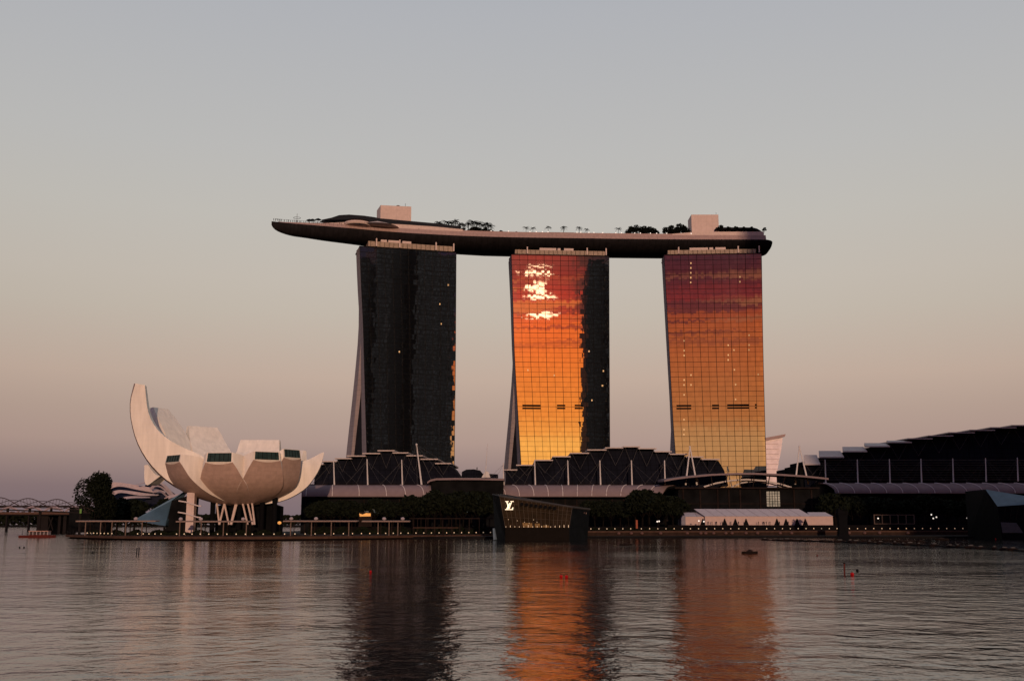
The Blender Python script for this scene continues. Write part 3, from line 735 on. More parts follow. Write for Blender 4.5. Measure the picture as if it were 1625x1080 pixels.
# ------------------------------------------------------------ lotus-shaped museum
MY = 480.0; MC = Vector((Xp(385, 795, MY), MY, 0))
mus = thing('lotus_museum', (MC.x, MC.y, 1), 'white lotus-shaped museum with curved petals standing on the waterfront', 'museum')
def petal(outer, inner, hw, phi, side, outm=None, window=None, n=22, edge=None, win=(0, 1)):
    """outer / inner: (r, z) keys along u; hw: half width keys along u; phi: azimuth from the camera side"""
    d = Vector((math.sin(R(phi)), -math.cos(R(phi)), 0)); e = Vector((math.cos(R(phi)), math.sin(R(phi)), 0))
    secs = []
    L = len(outer) - 1
    def ev(keys, u, c): return interps([(i / (len(keys) - 1), k_[c]) for i, k_ in enumerate(keys)], u)
    for i in range(n + 1):
        u = i / n; ro, zo = ev(outer, u, 0), ev(outer, u, 1); ri, zi = ev(inner, u, 0), ev(inner, u, 1); h = interps(hw, u)
        secs.append([(MC + d * ro - e * h + Vector((0, 0, zo))), (MC + d * ro + e * h + Vector((0, 0, zo))), (MC + d * ri + e * h * .96 + Vector((0, 0, zi))), (MC + d * ri - e * h * .96 + Vector((0, 0, zi)))])
    o = MB().loft(secs).build('petal', side, mus)
    if outm:      # cladding of the underside, 5 cm proud, bowed a little across
        us = MB(); ss = []
        for s4 in secs:
            a_, b_ = s4[0], s4[1]; dd = (a_ - s4[3]).normalized(); row = []
            for k in range(7):
                q = k / 6; row.append(a_.lerp(b_, q) + dd * (.05 + .9 * (1 - (2 * q - 1) ** 2)))
            ss.append(row)
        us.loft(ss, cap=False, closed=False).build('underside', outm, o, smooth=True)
    if window:
        a_, b_, c_, d_ = [Vector(v) for v in secs[-1]]; nn = (b_ - a_).cross(d_ - a_).normalized()
        if nn.dot(d) < 0: nn = -nn
        def q(u, v): return a_.lerp(b_, u).lerp(d_.lerp(c_, u), v) + nn * .12
        v0, v1 = win
        wd = MB(); wd.add([q(.05, v0 + .04), q(.95, v0 + .04), q(.95, v1 - .05), q(.05, v1 - .05)], [(0, 1, 2, 3)]); wo = wd.build('skylight', 'skylight', o)
        fb = MB()
        for k in range(1, 6): fb.tube([q(k / 6, v0 + .05) + nn * .06, q(k / 6, v1 - .06) + nn * .06], .09, 4)
        fb.build('glazing_bar', 'mullion', wo)
    return o
def rz(px, py, sgn): return (sgn * (px - 385) * .279 if True else 0, Zr(py, MY))
# tall crescent petal on the left
outer = [rz(385, 797, -1), rz(350, 794, -1), rz(315, 785, -1), rz(278, 768, -1), rz(248, 742, -1), rz(226, 710, -1), rz(213, 675, -1), rz(208.5, 643, -1), rz(213, 613, -1)]
inner = [rz(385, 775, -1), rz(362, 755, -1), rz(340, 738, -1), rz(318, 723, -1), rz(292, 712, -1), rz(266, 697, -1), rz(248, 680, -1), rz(235, 655, -1), rz(227.5, 615, -1)]
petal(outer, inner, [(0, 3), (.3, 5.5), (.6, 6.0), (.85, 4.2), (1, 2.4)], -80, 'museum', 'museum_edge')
# pale crescent on the right
outer = [rz(385, 799, 1), rz(410, 800, 1), rz(437, 797, 1), rz(462, 788, 1), rz(484, 773, 1), rz(499, 752, 1), rz(507, 733, 1), rz(510.5, 716, 1)]
inner = [rz(385, 780, 1), rz(405, 776, 1), rz(425, 768, 1), rz(443, 757, 1), rz(460, 743, 1), rz(474, 733, 1), rz(489, 727, 1), rz(506, 717, 1)]
petal(outer, inner, [(0, 3), (.4, 5), (.75, 5), (1, 2.2)], 100, 'museum', None)
# petals facing the bay, each with a skylight cut into its tip
def front(phi, R_, zt, zb, hwt, hwm, tilt=0):
    o_ = [(3, 14.5), (R_ * .35, 15.6), (R_ * .66, 19.2), (R_ * .87, 24.4), (R_, zb)]
    i_ = [(2, 22), (R_ * .3, 26.5), (R_ * .55, 30.5), (R_ * .8, 34.0), (R_ - .6 + tilt, zt)]
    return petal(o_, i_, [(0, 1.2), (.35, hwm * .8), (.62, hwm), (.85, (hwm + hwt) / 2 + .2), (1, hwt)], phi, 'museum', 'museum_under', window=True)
def fr_rows(phi, R_, r0, r1, hwt, hwm):
    Y = MY - R_ * math.cos(R(phi)); front(phi, R_, Zr(r0, Y), Zr(r1, Y), hwt, hwm)
fr_rows(-45, 34.5, 721.5, 733, 6.4, 9.6)
fr_rows(-6, 30, 717.5, 733, 5.9, 10.2)
fr_rows(32, 30, 716, 729.5, 5.9, 9.6)
fr_rows(58, 29, 712.5, 726, 5.4, 8.4)
# petals at the back
def back(phi, R_, zt, hwt, hwb, cut=0):
    o_ = [(4, 16), (R_ * .45, 19), (R_ * .75, 28), (R_ * .95, zt * .72), (R_, zt)]
    i_ = [(3, 24), (R_ * .3, 28), (R_ * .58, 34), (R_ * .82, zt * .85), (R_ - 1.6, zt + .3)]
    return petal(o_, i_, [(0, 2), (.5, hwb), (.85, (hwb + hwt) / 2), (1, hwt)], phi, 'museum')
back(-114, 51, Zr(649, 502), 5.2, 8)
back(-139, 45, Zr(678, 514), 7.5, 10)
back(183, 38, Zr(699, 518), 9.6, 11)
back(140, 30, Zr(716, 503), 6.0, 9)
back(-103, 48, Zr(738, 490), 2.6, 4)
# core, bowl, supports
MB().lathe((MC.x, MC.y, 0), [(9, 22), (7, 15.2), (5, 14.2)], 24).build('central_bowl', 'museum_under', mus)
MB().lathe((MC.x, MC.y + 14, 0), [(15, .9), (15, 13.8), (5, 17)], 24).build('glazed_base', 'lower', mus)
for px in (338, 380, 416, 436):
    x = Xp(px, 800, MY - 6); MB().lathe((x, MY - 6, 0), [(1.1, .9), (1.1, 17.5)], 12).build('column', 'black', mus)
lt = [(346, 361), (361, 352), (361, 372), (376, 366), (391, 385), (391, 402), (402, 404), (346, 348)]
for a_, b_ in ((344, 348), (356, 348), (356, 363), (374, 366), (376, 367), (385, 393), (393, 401), (400, 404)):
    p0 = P(a_, 798, MY - 9); p1 = P(b_, 832, MY - 11); MB().tube([p0, p1], .42, 6).build('lattice_strut', 'pinkpanel', mus)
# pale stair and lift shaft beside it
x0, x1 = Xp(296, 800, 462), Xp(308, 800, 462)
sh = thing('lift_shaft', ((x0 + x1) / 2, 463, 1), 'pale lift shaft with thin stair landings under the tall museum petal', 'lift shaft')
MB().box(x0, x1, 462, 465.5, .9, Zr(781, 462)).build('shaft', 'pinkpanel', sh)
for py, dx in ((796, 0), (814, 0)):
    z = Zr(py, 460); l = MB(); l.tube([(x0 - 3, 460.4, z + .5), (x0, 460.8, z), (x1 + 2, 461, z - 1.6), (x1 + 3.4, 461, z - 1.7)], .3, 6); l.build('stair_landing', 'rib', sh)
# blue sloping wall and dark core left of it
o = thing('glass_pavilion', (Xp(250, 830, 485), 485, 1), 'blue triangular sloping glass wall left of the museum, low behind the pergola', 'pavilion')
A = [P(212, 825, 480), P(262, 834, 478), P(272, 794, 492), P(291, 780, 500)]
q = MB(); q.add([A[0], A[1], A[2], A[3], A[0] + Vector((2, 12, 0)), A[1] + Vector((0, 12, 0)), A[2] + Vector((2, 8, 0)), A[3] + Vector((0, 6, 0))], [(0, 1, 2, 3), (7, 6, 5, 4), (0, 4, 5, 1), (1, 5, 6, 2), (2, 6, 7, 3), (3, 7, 4, 0)])
q.build('sloping_glass', 'bluewall', o)
q = MB(); q.prism([(Xp(262, 834, 484), 1), (Xp(296, 834, 484), 1), (Xp(300, 780, 484), Zr(786, 484)), (Xp(274, 790, 484), Zr(794, 484))], 483, 500); q.build('dark_core', 'lower', o)

# ------------------------------------------------------------ shopping halls
def hall(name, label, plates, Y, base_row, masts, canopy, body_extra=None, plate_h=.9, gallery=None, depth=70, slope=0):
    xs = Xp(plates[len(plates) // 2][0], 740, Y)
    h = thing(name, (xs, Y, 1), label, 'shopping hall', 'stepped-roof halls behind the promenade')
    zb = Zr(base_row, Y)
    for k, (xa, xb, ya, yb) in enumerate(plates):
        z0 = Zr(yb, Y); z1 = Zr(ya, Y)
        X0_, X1_ = Xp(xa, ya, Y), Xp(xb, ya, Y)
        q = MB()
        if plate_h:   # flat slab with a tapering edge
            q.add([(X0_, Y, z0), (X1_, Y, z0), (X1_ + .5, Y + (8 if z1 - z0 > 1.4 else depth), z0 + (.5 if z1 - z0 > 1.4 else 2)), (X0_ + (2 if z1 - z0 > 1.4 else .5), Y + (8 if z1 - z0 > 1.4 else depth), z0 + (.5 if z1 - z0 > 1.4 else 2)),
                   (X0_, Y, z0 + .6), (X1_, Y, z0 + .6), (X1_ + .5, Y + (8 if z1 - z0 > 1.4 else depth), z1 + .4), (X0_ + (2 if z1 - z0 > 1.4 else .5), Y + (8 if z1 - z0 > 1.4 else depth), z1 + .4)],
                  [(0, 3, 2, 1), (4, 5, 6, 7), (0, 1, 5, 4), (1, 2, 6, 5), (2, 3, 7, 6), (3, 0, 4, 7)])
        q.build('roof_slab', 'hallroof', h)
        # raking wall bay under each slab
        nx = plates[k + 1][0] if k + 1 < len(plates) else xb
        px = plates[k - 1][1] if k else xa
        bx0 = max(xa, px) if k and yb < plates[k - 1][3] + 99 else xa
        q = MB(); Xa, Xb = Xp(xa, ya, Y) + .8, Xp(xb, ya, Y) - .8
        if k and plates[k - 1][3] < yb: Xa = Xp(plates[k - 1][1], ya, Y) - .85
        if k + 1 < len(plates) and plates[k + 1][3] < yb: Xb = Xp(plates[k + 1][0], ya, Y) + .75
        q.add([(Xa, Y + 3.0, zb - 6), (Xb, Y + 3.0, zb - 6), (Xb, Y + 5.5, z0 - .05), (Xa, Y + 5.5, z0 - .05),
               (Xa, Y + depth - 2, zb - 6), (Xb, Y + depth - 2, zb - 6), (Xb, Y + depth - 2, z0 - .05), (Xa, Y + depth - 2, z0 - .05)],
              [(0, 1, 2, 3), (7, 6, 5, 4), (0, 4, 5, 1), (1, 5, 6, 2), (2, 6, 7, 3), (3, 7, 4, 0)])
        q.build('roof_bay', 'halldark', h)
        q = MB(); xm = (Xa + Xb) / 2; zz = z0 - .1; f = min(9, (z0 - zb) * .5)
        q.tube([(Xa + .4, Y + 1.2, zz), (xm, Y + 2.6, zz - f)], .09, 4); q.tube([(Xb - .4, Y + 1.2, zz), (xm, Y + 2.6, zz - f)], .09, 4)
        q.build('roof_brace', 'cable', h)
    if body_extra: 
        q = MB(); q.prism([(Xp(a_, b_, Y), Zr(b_, Y)) for a_, b_ in body_extra], Y + 3.5, Y + depth - 3); q.build('end_wall', 'halldark', h)
    mp = []
    for (xm, yt, yb) in masts:
        p1 = P(xm + .6, yb, Y - 6); p0 = P(xm - .6, yt, Y - 6); mo = MB().tube([p0, p1], [.26, .42], 8).build('mast', 'mast', h)
        mp.append((p0, p1))
        for dx in (-11.5, -6, 7, 13):
            MB().tube([p0 + Vector((0, 0, -1)), Vector((p1.x + dx, p1.y - 1.5, p1.z + .3))], .055, 3).build('cable', 'cable', mo)
    # barrel canopy in front
    if canopy:
        xa, xb, yt, yb, ribs, lend, rend = canopy
        zt, zl = Zr(yt, Y - 8), Zr(yb, Y - 13)
        def sec(x, sh=0, off=0):
            out = []
            for q_ in range(9):
                a_ = q_ / 8 * math.pi / 2; yy = Y - 6 - 7 * math.sin(a_) - off; z_ = zl + (zt - zl) * math.cos(a_) + off
                out.append(Vector((x + sh * (math.sin(a_)), yy, z_)))
            return out
        XA, XB = Xp(xa, yt, Y - 9), Xp(xb, yt, Y - 9)
        o_ = sec(XA, lend, 0); n_ = 20
        q = MB(); ss = []
        for i in range(n_ + 1):
            u = i / n_; x = XA + (XB - XA) * u; shf = lend * (1 - u) + rend * u
            s_ = sec(x, shf); ss.append(s_ + [Vector((p.x, p.y + .4, p.z - .35)) for p in reversed(s_)])
        q.loft(ss); cn = q.build('canopy', 'canopy', h, smooth=False)
        for rx in ribs:
            x = Xp(rx, yt, Y - 9); u = (x - XA) / (XB - XA); 
            MB().tube(sec(x, (lend * (1 - u) + rend * u), .12), .2, 5).build('canopy_rib', 'rib', cn)
        MB().box(XA - 1, XB + 1, Y - 5.8, Y + 2.4, zt - .6, zt + .5).build('gutter_deck', 'lowtrim', h)
        q = MB(); x = XA
        while x < XB: q.tube([(x, Y - 5.6, zt + .5), (x, Y - 5.6, zt + 1.5)], .06, 4); x += 3
        q.tube([(XA, Y - 5.6, zt + 1.5), (XB, Y - 5.6, zt + 1.5)], .07, 4); q.build('railing', 'lowtrim', h)
        # dark glazed storeys below
        MB().box(XA - 2, XB + 4, Y - 4, Y + depth - 4, .9, zt - .65).build('lower_storeys', 'lower', h)
        q = MB()
        for zz in (7.4, 10.6, 15.2): q.box(XA - 2, XB + 4, Y - 4.5, Y - 4.02, zz, zz + .5)
        x = XA
        while x < XB: q.box(x, x + .5, Y - 4.35, Y - 4.03, .95, zl - .6); x += 6.3
        q.build('storey_frame', 'lowtrim', h)
    return h
HY = 585
hA = hall('mall_hall', 'dark stepped-roof hall at the foot of the black tower, right of the museum', [
    (495, 513, 735.5, 737), (508.5, 534.5, 731, 732.5), (531, 557.5, 726.5, 728), (550, 580, 722.5, 724), (575, 603, 718.3, 720), (599, 626, 713.8, 715.5), (623, 648, 717.5, 719), (645, 671, 722, 723.5), (667, 695, 727.5, 729), (690.5, 716, 734.2, 735.8)],
    HY, 768, [(530, 729, 769), (583, 728, 769), (638, 729, 769)], (482, 686, 769, 787, (488, 526.5, 566, 606, 634, 661), 0, 5),
    body_extra=[(700, 770), (700, 735), (716, 736.5), (727, 752), (733, 770)])
hB = hall('mall_hall', 'long dark stepped-roof hall at the foot of the middle and right towers', [
    (800, 821, 742, 746), (819, 848, 736.5, 738.5), (848, 877.5, 729, 730.7), (877, 905.5, 723.5, 725), (905, 935, 718, 719.5), (932, 962.5, 712.8, 714.3), (960.5, 989, 709.6, 711), (989, 1016, 707.8, 709.2), (1013, 1042, 710.8, 712.2),
    (1039, 1066, 715.3, 717), (1063, 1091, 719.4, 721), (1089, 1116.5, 723.8, 725.4), (1113.5, 1142, 727.6, 729.2)],
    HY, 768, [(799, 734, 770), (849, 730, 769), (901.5, 730, 769), (952.5, 730, 769), (1002.5, 730, 769), (1055, 730, 770)],
    (784, 1070, 769, 787, (788, 813, 839, 865, 891, 917, 943, 969, 995, 1021, 1047), 5, -7),
    body_extra=[(1125, 770), (1125, 729), (1142, 730), (1151, 745), (1158, 770)])
hC = hall('convention_hall', 'huge dark hall with a rising stepped roof at the right edge', [
    (1276, 1301, 721, 737.5), (1300, 1339, 714.5, 726), (1338, 1376, 708, 717), (1373, 1412, 702, 709), (1409, 1447, 698, 702.5), (1440, 1480, 693.5, 696.5), (1473, 1513, 689.5, 692), (1505, 1547, 684.7, 687),
    (1539, 1579, 680.7, 683), (1571, 1613, 676.8, 679), (1605, 1650, 673.5, 675.6), (1640, 1690, 671, 673)],
    600, 766, [(1310, 729, 766), (1361, 728.5, 766), (1412, 728, 765.5), (1462, 727.5, 765), (1512.5, 727, 764.5), (1564.5, 726.5, 764), (1615, 725.5, 763)],
    (1304, 1700, 766, 782, [1309 + 25.3 * i for i in range(16)], 6, 6))
# louvred gallery band of the convention hall
q = MB(); 
for zz in range(9):
    z = Zr(766 - 1.5, 600) + 1.2 + zz * 1.35; q.box(Xp(1302, 750, 600), Xp(1690, 750, 600), 601.5, 602.2, z, z + (.32 if zz % 4 else .5))
q.build('gallery_louvres', mat('louvre_grey', (.055, .05, .045), .6, var=.3), hC)
MB().box(Xp(1270, 760, 606), Xp(1306, 760, 606), 606, 640, 1, Zr(737.5, 606)).build('side_block', 'lower', hC)

# tall leaning masts
def amast(apex, feet, label, name='roof_mast', cables=()):
    Y = 578; a = P(*apex, Y); o = thing(name, (a.x, a.y, Zr(768, Y)), label, 'mast')
    for f in feet: MB().tube([a, P(*f, Y - 1)], [.28, .5], 8).build('leg', 'mast', o)
    MB().ball(a, .6, 8).build('mast_head', 'mast', o)
    for c_ in cables: MB().tube([a, P(*c_, Y - 6)], .07, 3).build('cable', 'cable', o)
    return o
amast((661, 705), [(669, 769)], 'tall leaning white mast with stay cables in front of the dark tower', cables=((641, 768), (705, 760), (686, 765), (735, 752), (662, 768)))
amast((1095, 709), [(1088, 769), (1106, 769)], 'white A-shaped mast at the left end of the arched canopy', cables=((1066, 767),))
amast((1268.5, 708), [(1262, 768), (1283, 768)], 'white A-shaped mast at the right end of the arched canopy')
a_ = P(773.5, 704, 620); o = thing('thin_mast', (a_.x, 620, 20), 'thin lone flagpole-like mast in the gap between black and orange towers', 'mast')
MB().tube([a_, P(770, 757, 620)], [.12, .28], 6).build('pole', 'mast', o)
q = MB(); q.prism([(Xp(764, 757, 619), Zr(757, 619)), (Xp(778, 757, 619), Zr(757, 619)), (Xp(775, 748, 619), Zr(748, 619)), (Xp(770, 747, 619), Zr(747, 619))], 620.6, 624); q.build('mast_base', 'mast', o)

# central block between the two halls
cb_ = thing('mall_atrium', (Xp(740, 780, 570), 570, 1), 'dark block with a thin pale curved roof between the two stepped halls', 'mall')
Y = 566
q = MB(); ss = []
for px_, py_ in ((678, 763), (683, 759.5), (692, 757.5), (720, 757), (760, 757.2), (800, 758)):
    zt = Zr(py_, Y); x = Xp(px_, py_, Y); ss.append([(x, Y, zt - 1.3), (x, Y, zt - .3), (x, Y + 30, zt + 1.0), (x, Y + 30, zt - 1.3)])
q.loft(ss).build('curved_roof', 'canopy', cb_)
MB().box(Xp(684, 770, Y), Xp(799, 770, Y), Y + 3, Y + 29, .9, Zr(762.5, Y)).build('glazed_block', 'lower', cb_)
o = thing('round_roof_building', (Xp(748, 757, 700), 700, 1), 'small dark round-roofed building behind the pale curved roof, left of the thin mast', 'building')
q = MB(); q.prism([(Xp(a_, b_, 700), Zr(b_, 700)) for a_, b_ in ((732, 762), (733, 748), (740, 744.5), (752, 744), (762, 746), (766, 751), (790, 752), (790, 762))], 700, 720); q.build('wall', 'halldark', o)
MB().tube([P(757, 744.5, 705), P(757, 741, 705)], .3).build('aerial', 'black', o)

# arched canopy at the event plaza
ar = thing('plaza_canopy', (Xp(1190, 790, 560), 560, 1), 'wide shallow arched canopy over the plaza behind the white tents', 'canopy')
Y = 556
pts = [(1054, 761), (1070, 758), (1095, 754.8), (1130, 751.5), (1170, 749.8), (1200, 749.8), (1240, 751.5), (1275, 753.8), (1300, 756.3), (1315, 758)]
q = MB(); ss = []
for px_, py_ in pts:
    p_ = P(px_, py_, Y); ss.append([(p_.x, Y, p_.z - .9), (p_.x, Y, p_.z), (p_.x, Y + 26, p_.z + 1), (p_.x, Y + 26, p_.z - .3)])
q.loft(ss).build('arched_roof', 'canopy', ar)
pts2 = [(1117, 772), (1135, 766.5), (1160, 761.8), (1185, 760.3), (1215, 762.5), (1240, 768), (1256, 773)]
MB().tube([P(a_, b_, Y + 6) for a_, b_ in pts2], .45, 6).build('inner_arch', 'mast', ar)
pts3 = [(1160, 773), (1175, 766), (1190, 763.5), (1205, 763.6), (1225, 767.5), (1243, 773)]
MB().tube([P(a_, b_, Y + 10) for a_, b_ in pts3], .4, 6).build('inner_arch', 'mast', ar)
for x1, x2 in ((1128, 1131), (1152, 1153.5), (1174, 1174), (1197, 1195), (1222, 1218), (1247, 1241), (1105, 1110)):
    MB().tube([P(x1, 752.5, Y + 2), P(x2, 772, Y + 2)], .28, 5).build('canopy_strut', 'lowtrim', ar)
MB().box(Xp(1072, 775, Y), Xp(1302, 775, Y), Y + 1, Y + 24, Zr(775, Y), Zr(772.5, Y)).build('gallery_floor', 'lowtrim', ar)
MB().box(Xp(1078, 775, Y), Xp(1304, 775, Y), Y + 4, Y + 40, .9, Zr(775.2, Y)).build('glazed_front', 'lower', ar)
q = MB()
for px_ in (1085, 1112, 1140, 1158, 1176, 1208, 1235, 1262, 1290): q.box(Xp(px_, 790, Y), Xp(px_, 790, Y) + .7, Y + 3.4, Y + 3.98, 1, Zr(775.4, Y))
for z in (11.5, 16): q.box(Xp(1080, 790, Y), Xp(1300, 790, Y), Y + 3.5, Y + 3.97, z, z + .4)
q.build('column_frame', 'lowtrim', ar)
wn_ = MB(); wn_.box(Xp(1219, 790, Y), Xp(1240, 790, Y), Y + 3.2, Y + 3.39, Zr(803, Y), Zr(779, Y)); 
pw_ = wn_.build('tall_lit_window', mat('pale_lit_window', (.2, .2, .18), .3, emit=(.75, .62, .42), es=.16, vscale=.45, var=.8), ar)
q = MB()
for k in range(1, 5): x = Xp(1219 + k * 4.2, 790, Y); q.box(x, x + .25, Y + 3.0, Y + 3.18, Zr(803, Y), Zr(779, Y))
for k in range(1, 6): z = Zr(803 - 4 * k, Y); q.box(Xp(1219, 790, Y), Xp(1240, 790, Y), Y + 3.02, Y + 3.17, z, z + .2)
q.build('glazing_bars', 'mullion', pw_)

# far pale tower and dome conservatory
o = thing('far_tower', (Xp(1230, 740, 2500), 2500, 1), 'pale hazy curved tower far behind, right of the copper tower', 'building')
q = MB(); q.prism([(Xp(a_, b_, 2500), Zr(b_, 2500)) for a_, b_ in ((1205, 770), (1205, 700), (1242, 694), (1240, 712), (1236, 732), (1233, 750), (1236, 770))], 2500, 2550); q.build('wall', 'far', o)
q = MB(); q.prism([(Xp(a_, b_, 2499), Zr(b_, 2499)) for a_, b_ in ((1205, 701), (1205, 696), (1246, 688.5), (1245, 692.5))], 2495, 2560); q.build('roof', 'band', o)
q = MB()
for k in range(7): z = Zr(704 + k * 8, 2499); q.box(Xp(1207, 720, 2499), Xp(1236, 720, 2499), 2498.6, 2499.4, z, z + 1.1)
q.build('window_bands', mat('far_window_band', (.60, .50, .52), .6, var=.1), o)
dm = thing('ribbed_dome', (Xp(220, 800, 640), 640, 1), 'low dark glass dome with pale curved ribs left of the museum', 'dome')
YD = 640
def ribbon(up, lo, Y, dy, name, m, parent=None, slope=8):
    def res(c_):
        ps = [(i / (len(c_) - 1), p) for i, p in enumerate(c_)]
        return [(interps([(a, p[0]) for a, p in ps], k / 20), interps([(a, p[1]) for a, p in ps], k / 20)) for k in range(21)]
    U, L = res(up), res(lo); q = MB()
    q.loft([[P(u[0], u[1], Y + dy), P(l[0], l[1], Y), P(l[0], l[1], Y) + Vector((0, .8, 0)), P(u[0], u[1], Y + dy) + Vector((0, .8, -.3))] for u, l in zip(U, L)])
    return q.build(name, m, parent, smooth=False)
ribbon([(172, 782), (175, 769), (186, 766.5), (213, 770), (241, 775), (262, 780)], [(172, 808), (184, 806), (205, 806), (230, 806), (250, 806), (262, 806)], YD + 2, 12, 'glass_shell', 'domeglass', dm)
ribbon([(230, 770), (237, 764), (250, 764), (262, 770), (276, 782), (296, 792)], [(232, 806), (240, 806), (252, 806), (266, 806), (280, 806), (296, 806)], YD - 4, 12, 'glass_shell', 'domeglass', dm)
for up, lo, yy in (([(172, 777), (174, 767), (185, 764.6), (213, 768.5), (241, 773.5), (262, 779)], [(173.5, 782), (177, 774.5), (192, 771.5), (220, 777), (244, 781), (262, 782)], 0),
                   ([(172.5, 790), (177, 781), (187, 777), (204, 778), (231, 782), (252, 784)], [(173, 799), (177, 790), (184, 783.5), (195, 781.5), (222, 785.8), (250, 786)], -3),
                   ([(180, 802), (187, 793), (196, 788.5), (208, 786.8), (224, 787), (238, 788)], [(184, 804), (191, 796), (199, 791.8), (210, 790), (224, 789.6), (238, 789.5)], -6),
                   ([(216, 767.6), (226, 765), (238, 762.5), (254, 764), (266, 772), (276, 784)], [(216, 768.8), (227, 766.6), (239, 764.5), (252, 766.5), (262, 774), (272, 785)], -6.5),
                   ([(237, 774), (244, 769), (254, 770), (264, 776), (276, 787), (290, 796)], [(239, 777), (246, 772), (254, 773), (262, 779), (272, 789), (286, 798)], -8),
                   ([(241, 780), (249, 776), (257, 778.5), (266, 786), (276, 793), (286, 799)], [(243, 782), (250, 778.5), (256, 781), (264, 788), (273, 795), (283, 801)], -9),
                   ([(252, 802), (258, 793), (265, 787), (276, 784), (286, 783), (294, 783)], [(256, 803), (262, 796), (268, 791), (277, 788), (286, 786.6), (294, 786)], -10.5)):
    ribbon(up, lo, YD + yy - 1.2, 2.5, 'rib', 'domerib', dm)

# ------------------------------------------------------------ promenade
def edge_slab(name, pts, w_, z0, z1, m, **kw):
    q = MB(); q.slab(pts, z0, z1); return q.build(name, m, **kw)
def wl(px, py): Y = Yz(py, 0.0); return (Xp(px, py, Y), Y)
# front line of the boardwalk, from the photographed water line
fr_line = [wl(104, 853.4), wl(180, 856.0), wl(260, 857.0), wl(400, 857.5), wl(520, 856.5), wl(640, 854.8), wl(782, 853.0)]
pr = [(x, y) for x, y in fr_line] + [(Xp(782, 850, 500), 500), (Xp(120, 850, 500), 500)]
MB().slab(pr, .95, 1.35).build('boardwalk', 'deck', kind='structure')
q = MB()
for (xa, ya), (xb, yb) in zip(fr_line, fr_line[1:]):
    q.add([(xa, ya - .25, .55), (xb, yb - .25, .55), (xb, yb - .25, 1.5), (xa, ya - .25, 1.5), (xa, ya - .02, .55), (xb, yb - .02, .55), (xb, yb - .02, 1.5), (xa, ya - .02, 1.5)],
          [(0, 1, 2, 3), (7, 6, 5, 4), (0, 4, 5, 1), (3, 2, 6, 7)])
q.build('boardwalk_fascia', 'deckedge', kind='structure')
q = MB(); q.slab([(x * .995, y + 2) for x, y in fr_line] + [(Xp(782, 850, 499), 499), (Xp(120, 850, 499), 499)], -1, .94); q.build('under_deck', 'under', kind='structure')
# right-hand promenade: lower walk and upper terrace
rline = [wl(893, 853.4), wl(1000, 852.8), wl(1200, 852.4), wl(1330, 852), wl(1560, 851.8), wl(1700, 851.6)]
q = MB(); q.slab([(x, y) for x, y in rline] + [(Xp(1700, 850, 545), 545), (Xp(893, 850, 545), 545)], .9, 2.9); q.build('lower_walk', 'deck', kind='structure')
q = MB()
for (xa, ya), (xb, yb) in zip(rline, rline[1:]):
    q.add([(xa, ya - .25, 2.3), (xb, yb - .25, 2.3), (xb, yb - .25, 3.0), (xa, ya - .25, 3.0), (xa, ya - .02, 2.3), (xb, yb - .02, 2.3), (xb, yb - .02, 3.0), (xa, ya - .02, 3.0)],
          [(0, 1, 2, 3), (7, 6, 5, 4), (0, 4, 5, 1), (3, 2, 6, 7)])
q.build('lower_walk_fascia', 'deckedge', kind='structure')
MB().slab([(Xp(1060, 850, 519), 519), (Xp(1700, 850, 519), 519), (Xp(1700, 850, 556), 556), (Xp(1060, 850, 556), 556)], .9, 5.4).build('upper_terrace', 'under', kind='structure')
MB().slab([(Xp(490, 850, 512), 512), (Xp(1060, 850, 512), 512), (Xp(1060, 850, 560), 560), (Xp(490, 850, 560), 560)], .9, 4.6).build('upper_terrace', 'under', kind='structure')

# boardwalk lamps
def bollard(loc, label, group):
    if 'bol' not in used:
        o = thing('bollard_lamp', (0, 0, 0), label, 'lamp', group); MB().lathe((0, 0, 0), [(.16, 0), (.12, .75)], 8).build('post', 'lowtrim', o)
        MB().lathe((0, 0, .78), [(.16, 0), (.24, .2), (.1, .45)], 8).build('light', 'lamp', o); used['bol'] = o; o.location = loc; return o
    return dup(used['bol'], loc, label, group=group)
def on_line(line, px, zt):
    for (xa, ya), (xb, yb) in zip(line, line[1:]):
        for _ in range(1):
            x = Xp(px, 846, (ya + yb) / 2)
            if xa - .6 <= x <= xb + .6: u = (x - xa) / (xb - xa); return Vector((x, ya + (yb - ya) * u + .5, zt))
    return None
px = 135.0; k = 0
while px < 780:
    p_ = on_line(fr_line, px, 1.4)
    if p_: bollard(p_, 'small glowing lamp on the low timber boardwalk edge below the museum and left hall', 'lamps along the left boardwalk')
    px += interp([(135, 9.5), (250, 12), (350, 15.6), (480, 14.5), (600, 11), (780, 11.5)], px); k += 1
px = 898.0
while px < 1558:
    p_ = on_line(rline, px, 2.95)
    if p_: bollard(p_, 'small glowing lamp along the dark quay edge right of the black pavilion', 'lamps along the right quay')
    px += 13.2
